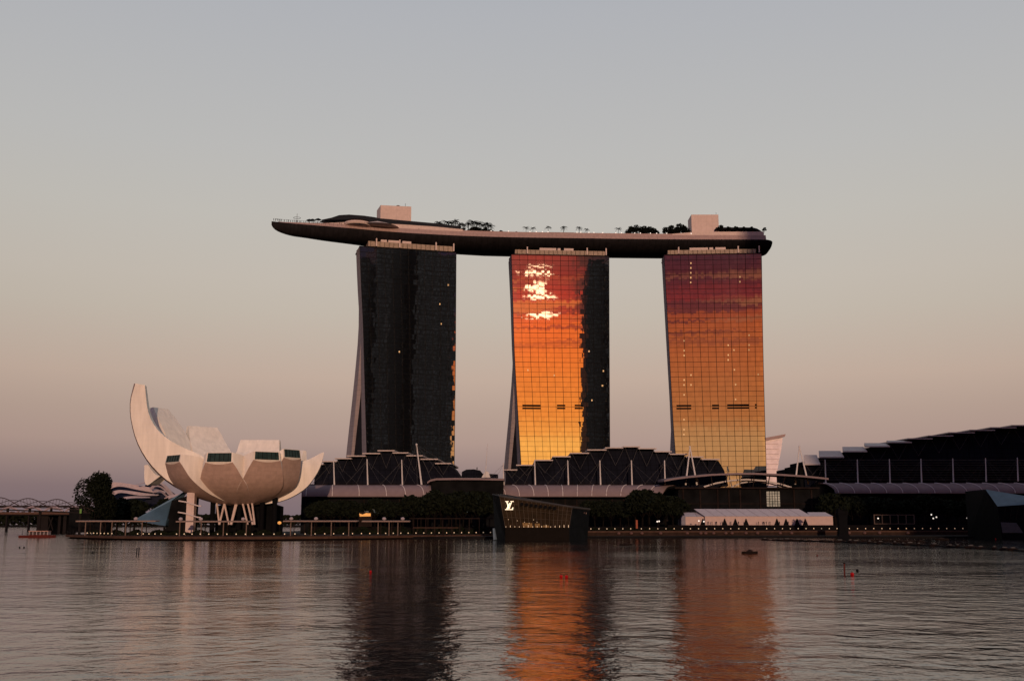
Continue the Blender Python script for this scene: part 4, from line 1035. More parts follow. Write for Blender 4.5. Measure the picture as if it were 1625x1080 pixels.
# hanging fenders / tyres on the quay
for k, px_ in enumerate((673, 695, 717, 737, 764, 983, 1004, 1017, 1047, 1090, 1112, 1120, 1133, 1153, 1163, 1186, 1205, 1236, 1255, 1345, 1370, 1394, 1440)):
    p_ = on_line(fr_line if px_ < 790 else rline, px_, 1.9 if px_ > 790 else .45)
    if p_ is None: continue
    if 'fen' not in used:
        o = thing('quay_fender', (0, 0, 0), '', 'fender'); MB().lathe((0, 0, -.5), [(.35, 0), (.75, .35), (.75, .8), (.3, 1.1)], 9).build('float', mat('fender_rubber', (.13, .07, .06), .8), o)
        MB().tube([(0, 0, .5), (0, .5, 1.0)], .06, 4).build('rope', 'cable', o); used['fen'] = o; o.location = p_ + Vector((0, -1.1, 0)); oo = o
    else: oo = dup(used['fen'], p_ + Vector((0, -1.1, 0)))
    oo['label'] = 'small rounded fender hanging on the boardwalk edge left of the black pavilion' if px_ < 790 else 'small rounded fender hanging on the quay below the right-hand lamps'
    oo['group'] = 'fenders on the left boardwalk' if px_ < 790 else 'fenders on the right quay'

# pergolas with flat roofs
def pergola(x0, x1, posts, row, Y, label, spots, slope=0, back=5):
    xa, xb = Xp(x0, row, Y), Xp(x1, row, Y); z = Zr(row, Y)
    o = thing('pergola', ((xa + xb) / 2, Y, 1.4), label, 'pergola', 'flat-roofed pergolas on the left boardwalk')
    q = MB(); q.add([(xa, Y, z - .25), (xb, Y, z - .25 + slope), (xb, Y + back, z - .1 + slope), (xa, Y + back, z - .1), (xa, Y, z + .2), (xb, Y, z + .2 + slope), (xb, Y + back, z + .35 + slope), (xa, Y + back, z + .35)],
                    [(0, 3, 2, 1), (4, 5, 6, 7), (0, 1, 5, 4), (1, 2, 6, 5), (2, 3, 7, 6), (3, 0, 4, 7)]); q.build('roof', mat('pergola_roof', (.26, .18, .15), .8), o)
    for p_ in posts:
        x = Xp(p_, 835, Y); MB().box(x - .18, x + .18, Y + 1, Y + 1.4, 1.36, z - .1).build('post', mat('pergola_post', (.17, .115, .09), .8), o)
        MB().box(x + .6, x + .9, Y + back - 1, Y + back - .7, 1.36, z - .1).build('post', 'lowtrim', o)
    for s_ in spots:
        x = Xp(s_, 822, Y); MB().ball((x, Y + 1.5, z + 1.0), .85, 8, .8).build('round_lamp', mat('frosted_globe', (.40, .33, .34), .7), o)
    return o
YP = 437
pergola(120, 247, (134, 158, 176, 198, 224), 826.4, YP, 'long flat-roofed pergola at the far left end of the boardwalk', (213.5,))
pergola(279, 396, (284, 318, 353.5, 390), 827, YP - 4, 'flat-roofed pergola directly in front of the museum', (285, 317, 384.5))
pergola(449, 567, (460.5, 493.5, 525, 553), 826.4, YP, 'flat-roofed pergola right of the museum below the orange shop light', (461, 500.5))
pergola(574, 650, (599.5, 617, 631), 826.6, YP + 2, 'shorter flat-roofed pergola with lit ceiling near the boardwalk middle', (609, 638.5))
for px_ in (608, 617, 629, 461 - 10): pass
o = thing('orange_shop_sign', (Xp(580, 815, 508), 508, 5), 'glowing orange shop front light above the pergola, left of the black pavilion', 'sign')
q = MB(); q.prism([(Xp(a_, b_, 508), Zr(b_, 508)) for a_, b_ in ((571, 819), (570, 814), (575, 816), (581, 813.5), (588, 814), (588, 818.5))], 508, 508.6); q.build('light_panel', 'shopwarm', o)
MB().box(Xp(569, 819, 508), Xp(590, 819, 508), 508.61, 509.2, 4.6, Zr(812, 508)).build('backing', 'lowtrim', o)
o = thing('orange_round_lamp', (Xp(443, 829, 450), 450, 1.4), 'round orange lamp just left of the pergola right of the museum', 'lamp')
MB().ball((Xp(443.5, 829, 450), 450, Zr(829, 450)), .85, 8, .8).build('globe', 'shopwarm', o); MB().tube([(Xp(443.5, 829, 450), 450, 1.35), (Xp(443.5, 829, 450), 450, Zr(831.5, 450))], .08).build('post', 'lowtrim', o)
# seating kiosks and rails between boardwalk pergola and the pavilion
o = thing('low_pergola', (Xp(700, 836, 452), 452, 1.4), 'low long pergola with a thin pale roof edge left of the black pavilion', 'pergola')
MB().box(Xp(655, 837, 450), Xp(727, 837, 450), 450, 453, Zr(837.4, 450), Zr(836.2, 450)).build('roof', 'deckedge', o)
q = thing('terrace_frame', (Xp(700, 825, 470), 470, 1.4), 'dark framed terrace shelter behind the low pergola, left of the black pavilion', 'shelter')
MB().box(Xp(650, 822, 480), Xp(783, 822, 480), 478, 484, Zr(823, 480), Zr(821.4, 480)).build('roof', 'lowtrim', q)
for px_ in (656, 662, 675, 689, 702, 716, 729, 744, 760, 776): x = Xp(px_, 830, 479); MB().box(x, x + .35, 479, 479.4, 1.36, Zr(823, 480)).build('post', 'lowtrim', q)
for px_ in (662, 676, 690, 704, 718): x = Xp(px_, 840, 451); MB().box(x, x + .25, 451, 451.3, 1.36, Zr(837.5, 450)).build('post', 'lowtrim', o)
# people at the left tip of the boardwalk
for k, px_ in enumerate((107, 110, 113.5, 116, 119, 122, 124.5)):
    p_ = Vector((Xp(px_, 845, 470), 470 + (k % 3), 1.36)); person(p_, 'small dark figure standing at the left tip of the boardwalk', 'people at the left tip of the boardwalk', k * 1.3, k, 1.05)
for k, px_ in enumerate((190, 242, 300, 366, 430, 548, 640, 690)):
    p_ = on_line(fr_line, px_, 1.36)
    if p_ is None: continue
    p_ += Vector((0, 7, 0)); person(p_, 'small dark figure walking on the boardwalk between the pergola posts', 'people strolling on the boardwalk', k * 1.7 + 1, k, 1.05)
for k, px_ in enumerate((1118, 1124, 1130, 1137, 1146, 1160, 1172, 1182, 1204, 1212, 1216, 1222, 1237, 1251, 1266, 1279)):
    p_ = Vector((Xp(px_, 830, 519.5 + k % 2), 519.5 + k % 2, 5.42)); person(p_, 'small dark figure in the crowd in front of the white tents', 'crowd in front of the white tents', k * 2.1, k, 1.05)

# lit shop fronts at the back of the terraces (dim)
def glints(parent, x0, x1, y0, y1, Y, n, m='shop'):
    rnd = random.Random(int(x0))
    for i in range(n):
        xa = x0 + (x1 - x0) * (i + rnd.random() * .6) / n; wd = rnd.uniform(1.4, (x1 - x0) / n * .8 + 1.2); h = rnd.uniform(.4, 1) * (y1 - y0)
        MB().box(Xp(xa, y1, Y), Xp(xa + wd, y1, Y), Y, Y + .3, Zr(y1, Y), Zr(y1 - h, Y)).build('lit_shopfront', m, parent)
glints(hC, 1345, 1362, 803.5, 807, 594.5, 4); glints(hC, 1376, 1408, 803, 807, 594.5, 6); glints(hC, 1429, 1437, 804, 807, 594.5, 2); glints(hC, 1455, 1500, 802, 806.8, 594.5, 8); glints(hC, 1500, 1560, 800, 806.5, 594.5, 8)
glints(hB, 942, 974, 808, 812.5, 579.4, 5); glints(hB, 1006, 1028, 807, 812, 579.4, 4); glints(hB, 1030, 1050, 805, 812, 579.4, 3)
MB().box(Xp(572, 812, 579), Xp(612, 812, 579), 579, 579.4, Zr(814, 579), Zr(807, 579)).build('lit_shopfront', mat('grey_lit_panel', (.10, .10, .09), .5, emit=(.5, .5, .42), es=.09, vscale=.5, var=.4), hA)
glints(hA, 505, 560, 810, 814, 579, 6); glints(cb_, 700, 728, 805, 808, 568.6, 2); glints(cb_, 738, 766, 805, 813, 568.6, 5)
q = MB(); z0, z1 = Zr(830, 521), Zr(817, 521)
o = thing('glass_booth', (Xp(1418, 825, 521), 521, 5.4), 'row of five pale square frames with one white light on the right terrace', 'booth')
for k in range(6): x = Xp(1387 + k * 12.7, 825, 521); q.box(x, x + .35, 521, 521.4, z0, z1)
q.box(Xp(1387, 825, 521), Xp(1451.5, 825, 521), 520.98, 521.42, z1, z1 + .35); q.box(Xp(1387, 825, 521), Xp(1451.5, 825, 521), 520.98, 521.42, z0 - .35, z0)
q.build('frame', mat('booth_frame', (.11, .075, .06), .8), o); MB().box(Xp(1388, 825, 523), Xp(1451, 825, 523), 523, 529, z0, z1).build('rear_room', 'lower', o)
for px_, py_ in ((1393.5, 822), (1486, 820), (1535, 821.5), (1481, 822), (1478, 816), (1109, 826), (1117, 827), (1046, 826.5), (1043, 827)):
    o = thing('street_lamp', (Xp(px_, py_, 511), 511, 2.95), '', 'street lamp'); zz = Zr(py_, 511)
    MB().tube([(Xp(px_, py_, 511), 511, 2.95), (Xp(px_, py_, 511), 511, zz - .3)], .08).build('post', 'black', o); MB().ball((Xp(px_, py_, 511), 511, zz), .38, 8).build('globe', 'lampw', o)
    o['label'] = 'tiny white street lamp on the dark terrace ' + ('right of the white tents' if px_ > 1300 else 'left of the white tents'); o['group'] = 'terrace lamps ' + ('right' if px_ > 1300 else 'left') + ' of the tents'
o = thing('red_banner', (Xp(1010, 830, 505), 505, 2.2), 'narrow upright dull red banner on the quay behind the lamps', 'banner')
MB().box(Xp(1009, 830, 505), Xp(1012, 830, 505), 505, 505.3, Zr(838, 505), Zr(824.5, 505)).build('cloth', mat('banner_cloth', (.32, .09, .05), .8), o); MB().box(Xp(1010, 830, 505), Xp(1010.8, 830, 505), 505.31, 505.5, 2.1, Zr(838, 505)).build('pole', 'black', o)

# ------------------------------------------------------------ white tents
def tent(x0, x1, ridge, eave, base, Y, dp_, bays, label, hip=(0, 0), doors=()):
    xa, xb = Xp(x0, base, Y), Xp(x1, base, Y); zb = 5.42; ze = Zr(eave, Y); zr = Zr(ridge, Y + dp_ / 2)
    o = thing('marquee_tent', ((xa + xb) / 2, Y, zb), label, 'tent', 'white marquee tents on the terrace')
    q = MB(); q.box(xa, xb, Y, Y + dp_, zb, ze)
    q.build('wall', 'tentwall', o)
    sh = -5.5 * .3
    q = MB(); A0 = [(xa - .2, Y - .3, ze - .05), (xb + .2, Y - .3, ze - .05), (xb - hip[1], Y + dp_ / 2, zr), (xa + hip[0], Y + dp_ / 2, zr), (xa - .2, Y + dp_ + .3, ze - .05), (xb + .2, Y + dp_ + .3, ze - .05)]
    q.add(A0, [(0, 1, 2, 3), (3, 2, 5, 4), (0, 3, 4), (1, 5, 2)]); q.build('roof', 'tentroof', o, fix=True)
    for k in range(1, bays):
        u = k / bays; MB().tube([Vector(A0[0]).lerp(Vector(A0[1]), u), Vector(A0[3]).lerp(Vector(A0[2]), u)], .1, 4).build('roof_seam', mat('tent_seam', (.24, .20, .21), .7), o)
    for d in doors:
        z0 = zb + .02; q = MB(); q.prism([(Xp(d - 4.4, base, Y), z0), (Xp(d + 4.4, base, Y), z0), (Xp(d + .6, base, Y), z0 + 3.0), (Xp(d - .6, base, Y), z0 + 3.0)], Y - .12, Y - .01); q.build('doorway', 'black', o)
    return o
tent(1088, 1124, 812.6, 819, 831, 524, 11, 2, 'small white marquee at the left end of the row of tents', (0, 0), (1115.5,))
tent(1119, 1288, 807, 818.5, 830.5, 522, 14, 10, 'longest white marquee with ten roof bays in the middle of the tent row', (-4, 4), (1150, 1167, 1184, 1233, 1247.5, 1265, 1278))
tent(1287, 1322, 812.2, 818.5, 829, 524, 11, 1, 'small white marquee with a dark door at the right end of the tent row', (0, 2), ())
q = MB(); q.prism([(Xp(1081, 830, 525), 5.42), (Xp(1089, 830, 524), 5.42), (Xp(1089, 819, 524), Zr(819, 524)), (Xp(1083.5, 819, 525), Zr(817, 525)), (Xp(1081, 822, 525), Zr(822, 525))], 524.2, 535)
tg = thing('tent_porch', (Xp(1085, 830, 524), 524, 5.42), 'grey end porch joined to the left side of the leftmost marquee', 'tent porch'); q.build('wall', mat('tent_grey', (.22, .21, .24), .7), tg)

# ------------------------------------------------------------ crystal pavilion with emblem
YL = 405
def Pv(px, py, Y): return P(px, py, Y)
pv = thing('crystal_pavilion', (Xp(855, 850, YL), YL + 10, 0), 'black faceted glass store pavilion with a lit monogram standing in the water', 'store pavilion')
FTL, FTR = Pv(793, 787, YL + 3), Pv(936, 808, YL + 16); FBL, FBR = Pv(802, 837, YL), Pv(903, 837, YL)
MTR = Pv(908, 804.5, YL + 6)
LT = Pv(782, 784, YL + 22); LB = Pv(786, 857, YL + 8)
def solid(parts, name, m, parent, **k):
    q = MB()
    for vs in parts: q.add(vs, [tuple(range(len(vs)))])
    return q.build(name, m, parent, **k)
PBL, PBR = Vector((FBL.x, YL - .6, 0)), Vector((FBR.x, YL - .6, 0)); 
PT = Vector((FBL.x, YL - .6, FBL.z)); PT2 = Vector((FBR.x, YL - .6, FBR.z))
RB = Pv(932, 852, YL + 12); RB.z = 0
bk = 32
BT0, BT1 = LT + Vector((4, bk, 1)), FTR + Vector((-4, bk, 0)); BB0, BB1 = Vector((LB.x + 4, YL + bk + 18, 0)), Vector((RB.x - 3, YL + bk + 18, 0))
face_ = solid([[FBL, FBR, MTR, FTL]], 'glazed_front', 'pavface', pv)
LBz = Vector((LB.x, LB.y, 0))
solid([[LBz, Vector((FBL.x, YL, 0)), FBL, FTL, LT]], 'left_facet', 'pav', pv)
solid([[FBR, Vector((FBR.x, YL, 0)), RB, FTR, MTR]], 'right_facet', 'pav', pv)
solid([[LT, FTL, MTR, FTR, BT1, BT0], [BB0, LBz, LT, BT0], [RB, BB1, BT1, FTR], [BB1, BB0, BT0, BT1]], 'roof_and_rear', 'pav', pv, fix=False)
MB().box(FBL.x - .05, FBR.x, YL - 1.0, YL + 14, -1, FBL.z - .1).build('plinth', mat('plinth_stone', (.010, .008, .0065), .8, spec=.03), pv)
q = MB()
for i in range(0, 17):
    u = i / 16; q.tube([FBL.lerp(FBR, u) + Vector((0, -.1, 0)), FTL.lerp(MTR, u) + Vector((0, -.1, 0))], .085, 4)
for v_ in (.34, .62, .8): q.tube([FBL.lerp(FTL, v_) + Vector((0, -.1, 0)), FBR.lerp(MTR, v_) + Vector((0, -.1, 0))], .05, 4)
q.build('mullion', mat('bronze_mullion', (.09, .065, .045), .5), face_)
q = MB(); q.tube([LT, FTL + Vector((0, -.1, .1))], .3, 5); q.tube([FTL + Vector((0, -.1, .1)), MTR + Vector((0, -.1, .1)), FTR + Vector((0, 0, .1))], .38, 5); q.build('roof_edge', mat('roof_edge_grey', (.05, .047, .047), .8), pv)
q = MB(); q.tube([Pv(783.5, 838, YL + 6), Pv(785.5, 856, YL + 5)], [.45, .75], 5); q.build('corner_strip', 'bluestrip', pv)
for (xa, xb, ya, yb) in ((830, 845, 829, 836.5), (849, 857, 829.5, 836.5), (862, 872, 832.5, 836.5)):
    q = MB(); u0, u1 = (xa - 802) / 101, (xb - 802) / 101
    va, vb = (837 - yb) / 50 + .01, (837 - ya) / 45
    def F_(u, v): return FBL.lerp(FBR, u).lerp(FTL.lerp(MTR, u), v) + Vector((0, -.06, 0))
    q.add([F_(u0, va), F_(u1, va), F_(u1, vb), F_(u0, vb)], [(0, 1, 2, 3)]); q.build('lit_display', 'pavwarm', face_)
for k in range(15):
    u = .01 + k * .07; q = MB(); p_ = F_(min(u, .995), .02) + Vector((0, -.15, 0)); q.box(p_.x - .09, p_.x + .09, p_.y - .1, p_.y, p_.z, p_.z + random.uniform(.3, 1.0)); q.build('floor_light', 'lamp', face_)
for u, v in ((.07, .27), (.2, .24), (.31, .2), (.38, .17), (.45, .3), (.5, .22)):
    p_ = F_(u, v); MB().ball(p_ + Vector((0, -.15, 0)), .14, 6).build('ceiling_light', 'lamp', face_)
for k in range(9):
    a1 = Pv(901 + k * 3.4, 820 - .1 * k, YL + 5.5 + k * 1.0); a2 = Pv(903 + k * 3.4, 811.5 + k * .15, YL + 5.5 + k * 1.0); MB().tube([a1, a2], .22, 4).build('pink_fin', mat('pink_fin', (.38, .24, .20), .6), pv)
q = MB()
for k in range(8): q.box(Xp(826 + k * 7.5, 800, YL), Xp(830.5 + k * 7.5, 800, YL), YL - .6 + .62 + .12 * k, YL + .8 + .12 * k + 1.2, Zr(801.5 + k * .9, YL), Zr(797.0 + k * .9, YL))
q.build('upper_opening', 'black', face_)
# interlocked L and V monogram
def emb(polys, name):
    q = MB(); ex, ez, sx, sz = Xp(801.5, 808, YL), Zr(808.5, YL), Xp(815.5, 808, YL) - Xp(801.5, 808, YL), Zr(794.5, YL) - Zr(808.5, YL)
    Yf = YL + 1.0 - .9
    for k, pl in enumerate(polys): q.prism([(ex + x * sx, ez + z * sz) for x, z in pl], Yf - .02 * k, Yf + 1.6)
    return q.build(name, 'emblem', pv)
emb([[(.02, 1), (.02, .93), (.12, .93), (.38, .16), (.52, .16), (.28, .93), (.40, .93), (.40, 1)],
     [(.60, 1), (.60, .93), (.70, .93), (.44, .16), (.52, .16), (.80, .93), (.98, .93), (.98, 1)]], 'letter_v')
emb([[(.48, .80), (.66, .80), (.32, .09), (.74, .09), (.86, .30), (.94, .30), (.90, 0), (0, 0), (0, .08), (.12, .09)]], 'letter_l')
# second pavilion at the right edge
YR = 440
p2 = thing('blue_pavilion', (Xp(1600, 850, YR), YR, 0), 'dark pavilion with blue slanting glass at the right edge of the picture', 'pavilion')
A = [P(1564, 776, YR + 8), P(1648, 790, YR + 2), P(1648, 799, YR), P(1612, 801, YR), P(1583, 803, YR)]
solid([A], 'blue_roof_glass', 'bluewall', p2)
B_ = [P(1583, 803, YR), P(1648, 799, YR), Vector((Xp(1660, 846, YR), YR, 0)), Vector((Xp(1590, 846, YR), YR, 0))]
solid([B_], 'front_glass', 'pav', p2)
solid([[A[0], A[4], Vector((Xp(1590, 846, YR), YR, 0)), Vector((Xp(1557, 846, YR + 22), YR + 22, 0))]], 'left_facet', 'pav', p2)
b0, b1 = A[0] + Vector((4, 30, 0)), A[1] + Vector((6, 36, 0))
solid([[A[0], A[1], b1, b0], [A[0], b0, Vector((b0.x, b0.y, 0)), Vector((Xp(1557, 846, YR + 22), YR + 22, 0))], [b0, b1, Vector((b1.x, b1.y, 0)), Vector((b0.x, b0.y, 0))], [A[1], b1, Vector((b1.x, b1.y, 0)), Vector((b1.x, YR, 0))]], 'rear_facets', 'pav', p2)
solid([[P(1588, 828, YR - .3), P(1613, 829, YR - .3), P(1624, 845, YR - .3), P(1591, 845, YR - .3)]], 'lower_panel', mat('lower_grey_panel', (.085, .085, .09), .4), p2)
q = MB()
for k in range(5): q.tube([P(1596 + k * 10, 804, YR - .2), P(1592 + k * 10, 826, YR - .2)], .1, 4)
q.build('mullion', 'lowtrim', p2)

# ------------------------------------------------------------ waterfront trees
def mkt(seed, rx, rz_, tr, n): return lambda: tree_proto('waterfront_tree', seed, rx, rz_, tr, n, .62, '')
big = tree_proto('large_round_tree', 31, 8.8, 11.4, 5.0, 10000, .55, 'big round dark tree at the left end of the shore by the bridge')
big.location = (Xp(151, 800, 520), 520, 1.0); big.scale = (1.02, 1.02, 1.2)
rnd = random.Random(11)
def row_trees(xs, base, Y, hrange, zone, grp):
    for k, px_ in enumerate(xs):
        py_t = hrange[0] + rnd.random() * (hrange[1] - hrange[0]); Yk = Y + rnd.uniform(-4, 6)
        H = Zr(py_t, Yk) - base; key = ('w', k % 4)
        place(key, mkt(40 + k % 4, 4.0, 3.6, 3.0, 1500), Vector((Xp(px_, 820, Yk), Yk, base)), zone, H / 9.4, rnd.random() * 6, grp)
row_trees([492, 503, 515, 527, 540, 552, 564, 595, 611, 624, 640], 4.6, 530, (792, 799), 'dark tree in the row under the pink canopy of the left hall', 'trees in front of the left hall')
row_trees([655, 668, 679, 690, 700, 712, 724, 735, 748, 758, 770], 4.6, 526, (776, 788), 'dark tree in the tall clump under the pale curved roof left of the black pavilion', 'trees in front of the mall atrium')
row_trees([930, 944, 957, 970, 984, 997], 4.6, 532, (792, 800), 'dark tree in the row right of the black pavilion under the pink canopy', 'trees right of the pavilion')
row_trees([1008, 1019, 1030], 4.6, 528, (775, 780), 'tree of the tallest leafy clump that covers part of the pink canopy', 'tall trees against the pink canopy')
row_trees([1044, 1056, 1068, 1078], 4.6, 530, (784, 792), 'dark tree between the leafy clump and the white tents', 'trees left of the tents')
row_trees([1308, 1318, 1327, 1352, 1366, 1380, 1395, 1410, 1426, 1441, 1457, 1472, 1488, 1503, 1519, 1534, 1549], 5.4, 545, (786, 796), 'dark tree in the long row below the canopy of the right-hand hall', 'trees below the right hall')
row_trees([1315, 1325], 5.4, 540, (778, 783), 'taller dark tree at the left corner of the right-hand canopy', 'trees at the canopy corner')
row_trees([186, 200, 214, 262], 1.0, 560, (786, 794), 'dark tree below the ribbed dome left of the museum', 'trees below the ribbed dome')
row_trees([166, 178], 1.0, 545, (796, 800), 'low dark tree at the foot of the big round tree', 'low trees by the big round tree')
# hedge planters on the terraces: dark ground cover
def hedge(x0, x1, Y, z0, h, n, name, label):
    q = MB(); rr = random.Random(n)
    for i in range(n):
        x = rr.uniform(x0, x1); y = Y + rr.uniform(-1, 1); z = z0 + rr.random() * h * (.7 + .3 * math.sin(x * .7)); a_ = rr.uniform(0, 3)
        q.add([(x - .4, y, z), (x, y - .2, z + .3), (x + .4, y + .2 * math.sin(a_), z + .05), (x, y, z - .3)], [(0, 1, 2, 3)])
    q.build(name, 'leaf', fix=False, label=label, cat='hedge', kind='stuff')
hedge(Xp(490, 830, 506), Xp(782, 830, 506), 506, 1.4, 3.6, 2600, 'hedge', 'dark hedge along the back of the left boardwalk')
hedge(Xp(130, 838, 455), Xp(440, 838, 455), 462, 1.4, 2.2, 2600, 'hedge', 'dark hedge behind the pergolas below the museum')
hedge(Xp(940, 838, 509), Xp(1085, 838, 509), 509, 2.1, 2.2, 1500, 'hedge', 'dark hedge on the quay right of the black pavilion')

# ------------------------------------------------------------ bridges at the left
yb_ = 700
br = thing('road_bridge', (Xp(60, 815, yb_), yb_, 0), 'low dark road bridge with red tail lights at the left edge', 'bridge')
z0, z1 = Zr(819.5, yb_), Zr(812.5, yb_)
MB().box(-700, Xp(155, 815, yb_), yb_, yb_ + 26, z0 + 1, z1 - .8).build('deck', 'bridge', br)
MB().box(-700, Xp(155, 815, yb_), yb_ - .4, yb_ - .02, z1 - 1.2, z1 + .2).build('parapet', mat('parapet_tan', (.10, .055, .04), .9), br)
for xa, xb in ((54, 72), (88, 92), (96, 101)):
    q = MB(); q.box(Xp(xa, 830, yb_), Xp(xb, 830, yb_), yb_ + 4, yb_ + 20, -2, z0 + .98); q.build('pier', 'bridge', br)
for xa, xb in ((76, 84), (84, 78)): MB().tube([P(xa, 841, yb_ + 3), P(xb, 820, yb_ + 3)], .5, 5).build('pier_strut', 'bridge', br)
def car(px_, k, lab, grp):
    Y = yb_ + 4 + (k % 3) * 3; zb = z1 - .75
    if 'car' not in used:
        o = thing('car', (0, 0, 0), lab, 'car', grp)
        q = MB(); q.prism([(-2.2, .35), (2.2, .35), (2.25, .9), (1.4, 1.0), (.8, 1.5), (-1.2, 1.5), (-1.9, .95), (-2.25, .85)], -.85, .85); q.build('body', mat('dark_car_paint', (.04, .04, .045), .3, spec=.6), o)
        for wx in (-1.4, 1.4): q = MB(); q.prism([(wx + .34 * math.cos(t_ * .628), .34 + .34 * math.sin(t_ * .628)) for t_ in range(10)], -.9, .9); q.build('wheel', 'black', o)
        MB().box(2.2, 2.32, -.8, .8, .62, .95).build('tail_light', mat('tail_glow', (.6, .02, .02), .4, emit=(1, .04, .03), es=3.0, var=0), o)
        MB().box(-2.32, -2.2, -.8, .8, .6, .85).build('headlight', 'lampw', o); used['car'] = o; o.location = (Xp(px_, 812, Y), Y, zb); o.rotation_euler.z = -.9 ; return
    dup(used['car'], Vector((Xp(px_, 812, Y), Y, zb)), lab, -.9 + (k % 2) * .3, 1.0, group=grp)
for k, px_ in enumerate((6, 20, 37, 58, 66, 71, 75, 79, 83, 88, 96)): car(px_, k, 'small dark car with red tail lights on the road bridge', 'cars on the road bridge')
hx = thing('helix_bridge', (Xp(70, 800, 520), 520, 4), 'lattice footbridge of twisting steel tubes at the far left', 'footbridge')
def hp(px_, ph, amp, off):
    Y = 520 + 3.2 * math.sin(px_ / 14.5 + ph); return P(px_, off + interp([(0, -3), (100, 0), (150, 5)], px_) + amp * math.cos(px_ / 14.5 + ph), Y)
for nm, ph in (('helix_tube', 0), ('helix_tube', math.pi)):
    MB().tube([hp(x, ph, 8.0, 800) for x in range(-60, 152, 2)], .22, 5).build(nm, 'helix', hx)
for ph in (1.57, 4.71): MB().tube([hp(x, ph, 5.5, 801) for x in range(-60, 152, 2)], .13, 4).build('inner_helix_tube', 'helix', hx)
q = MB()
for x in range(-58, 150, 5): q.tube([hp(x, 0, 8, 800), hp(x + 3, math.pi, 8, 800)], .08, 3)
q.build('tie_rods', 'helix', hx)
q = MB(); q.loft([[P(x, 809 + interp([(0, -2), (150, 4)], x), 518), P(x, 811 + interp([(0, -2), (150, 4)], x), 518), P(x, 811 + interp([(0, -2), (150, 4)], x), 522.5), P(x, 809 + interp([(0, -2), (150, 4)], x), 522.5)] for x in range(-60, 156, 12)]); q.build('walkway', 'bridge', hx)
for px_ in (-20, 64, 128): MB().tube([P(px_, 811, 520), Vector((Xp(px_, 811, 520), 520, -1))], .7, 8).build('pier', 'bridge', hx)
MB().box(Xp(126, 815, 516), Xp(129, 815, 516), 516, 516.3, Zr(814, 516), Zr(807, 516)).build('green_sign', mat('green_sign', (.12, .22, .06), .5, emit=(.3, .6, .1), es=.06), hx)
# far treeline and arched viaduct beyond the water
q = MB(); rr = random.Random(3)
for i in range(5200):
    x = rr.uniform(-1250, -330); y = 1800 + rr.uniform(0, 60); top = 19 + 5 * pnoise(Vector((x * .02, 3, 0))) + 3 * pnoise(Vector((x * .09, 7, 0))); z = 1 + rr.random() ** .6 * top; k = rr.uniform(2, 4.5)
    q.add([(x - k, y, z), (x, y - 1, z + k * .6), (x + k, y, z + rr.uniform(-1, 1)), (x, y + 1, z - k * .6)], [(0, 1, 2, 3)])
q.build('far_treeline', 'leaf', fix=False, label='dark far shore treeline seen under the road bridge', cat='treeline', kind='stuff')
vi = thing('arched_viaduct', (Xp(80, 806, 900), 900, 0), 'far arched viaduct behind the twisting footbridge', 'bridge')
for x0_ in (-40, 0, 37, 70, 104):
    q = MB(); q.tube([P(x0_ + 30 * u, 811 - 7 * math.sin(math.pi * u), 900) for u in [i / 10 for i in range(11)]], 1.0, 5); q.build('arch', mat('pale_arch', (.33, .26, .28), .7), vi)
MB().box(-800, Xp(138, 805, 901), 901, 908, Zr(804.5, 901), Zr(801.5, 901)).build('deck', 'bridge', vi)
for x in (10, 45, 79, 112): MB().box(Xp(x, 810, 902), Xp(x + 2, 810, 902), 902, 905, 0, Zr(804.5, 901)).build('pier', 'bridge', vi)
o = thing('shore_block', (Xp(135, 812, 640), 640, 1), 'low dark block on the shore behind the big round tree', 'building')
MB().box(Xp(110, 812, 640), Xp(170, 812, 640), 640, 650, .9, Zr(805, 640)).build('wall', 'lower', o); MB().box(Xp(109, 812, 640), Xp(171, 812, 640), 639, 651, Zr(805, 640) + .01, Zr(804, 640)).build('roof', 'lowtrim', o)

# ------------------------------------------------------------ boats, buoys, floats
def wp(px_, py_, z=0.0): Y = Yz(py_, z); return Vector((Xp(px_, py_, Y), Y, z))
def hullmb(L, B, H, bow=.25, z=0):
    q = MB(); ss = []
    for u in [i / 12 for i in range(13)]:
        x = (u - .5) * L; w_ = B / 2 * (1 - max(0, (u - (1 - bow)) / bow) ** 2 * .95) * (.85 + .15 * min(1, u * 6)); sh = H * (1 + .35 * max(0, u - .6))
        ss.append([(x, -w_, z + sh), (x, -w_ * .8, z - .3), (x, w_ * .8, z - .3), (x, w_, z + sh)])
    return q.loft(ss)
o = thing('tour_boat', wp(60, 852.5), 'red-roofed tour boat with a windowed cabin at the far left water', 'boat'); og = ORG[o.name]
def tr(mb, og): mb.v = [(v[0] + og.x, v[1] + og.y, v[2] + og.z) for v in mb.v]; return mb
tr(hullmb(16, 4, 1.0, .2), og).build('hull', 'boatred', o); tr(MB().box(-3.4, 5, -1.6, 1.6, 1.0, 1.25), og).build('cabin_sill', 'boatred', o)
tr(MB().box(-3.6, 5.2, -1.8, 1.8, 2.7, 3.0), og).build('roof', mat('boat_roof_pink', (.45, .25, .2), .6), o)
for k in range(6): tr(MB().box(-3.4 + k * 1.64, -3.15 + k * 1.64, -1.6, 1.6, 1.25, 2.7), og).build('cabin_post', 'boatwhite', o)
tr(MB().tube([(-7, 0, 1), (-7, 0, 3)], .07), og).build('mast', 'black', o)
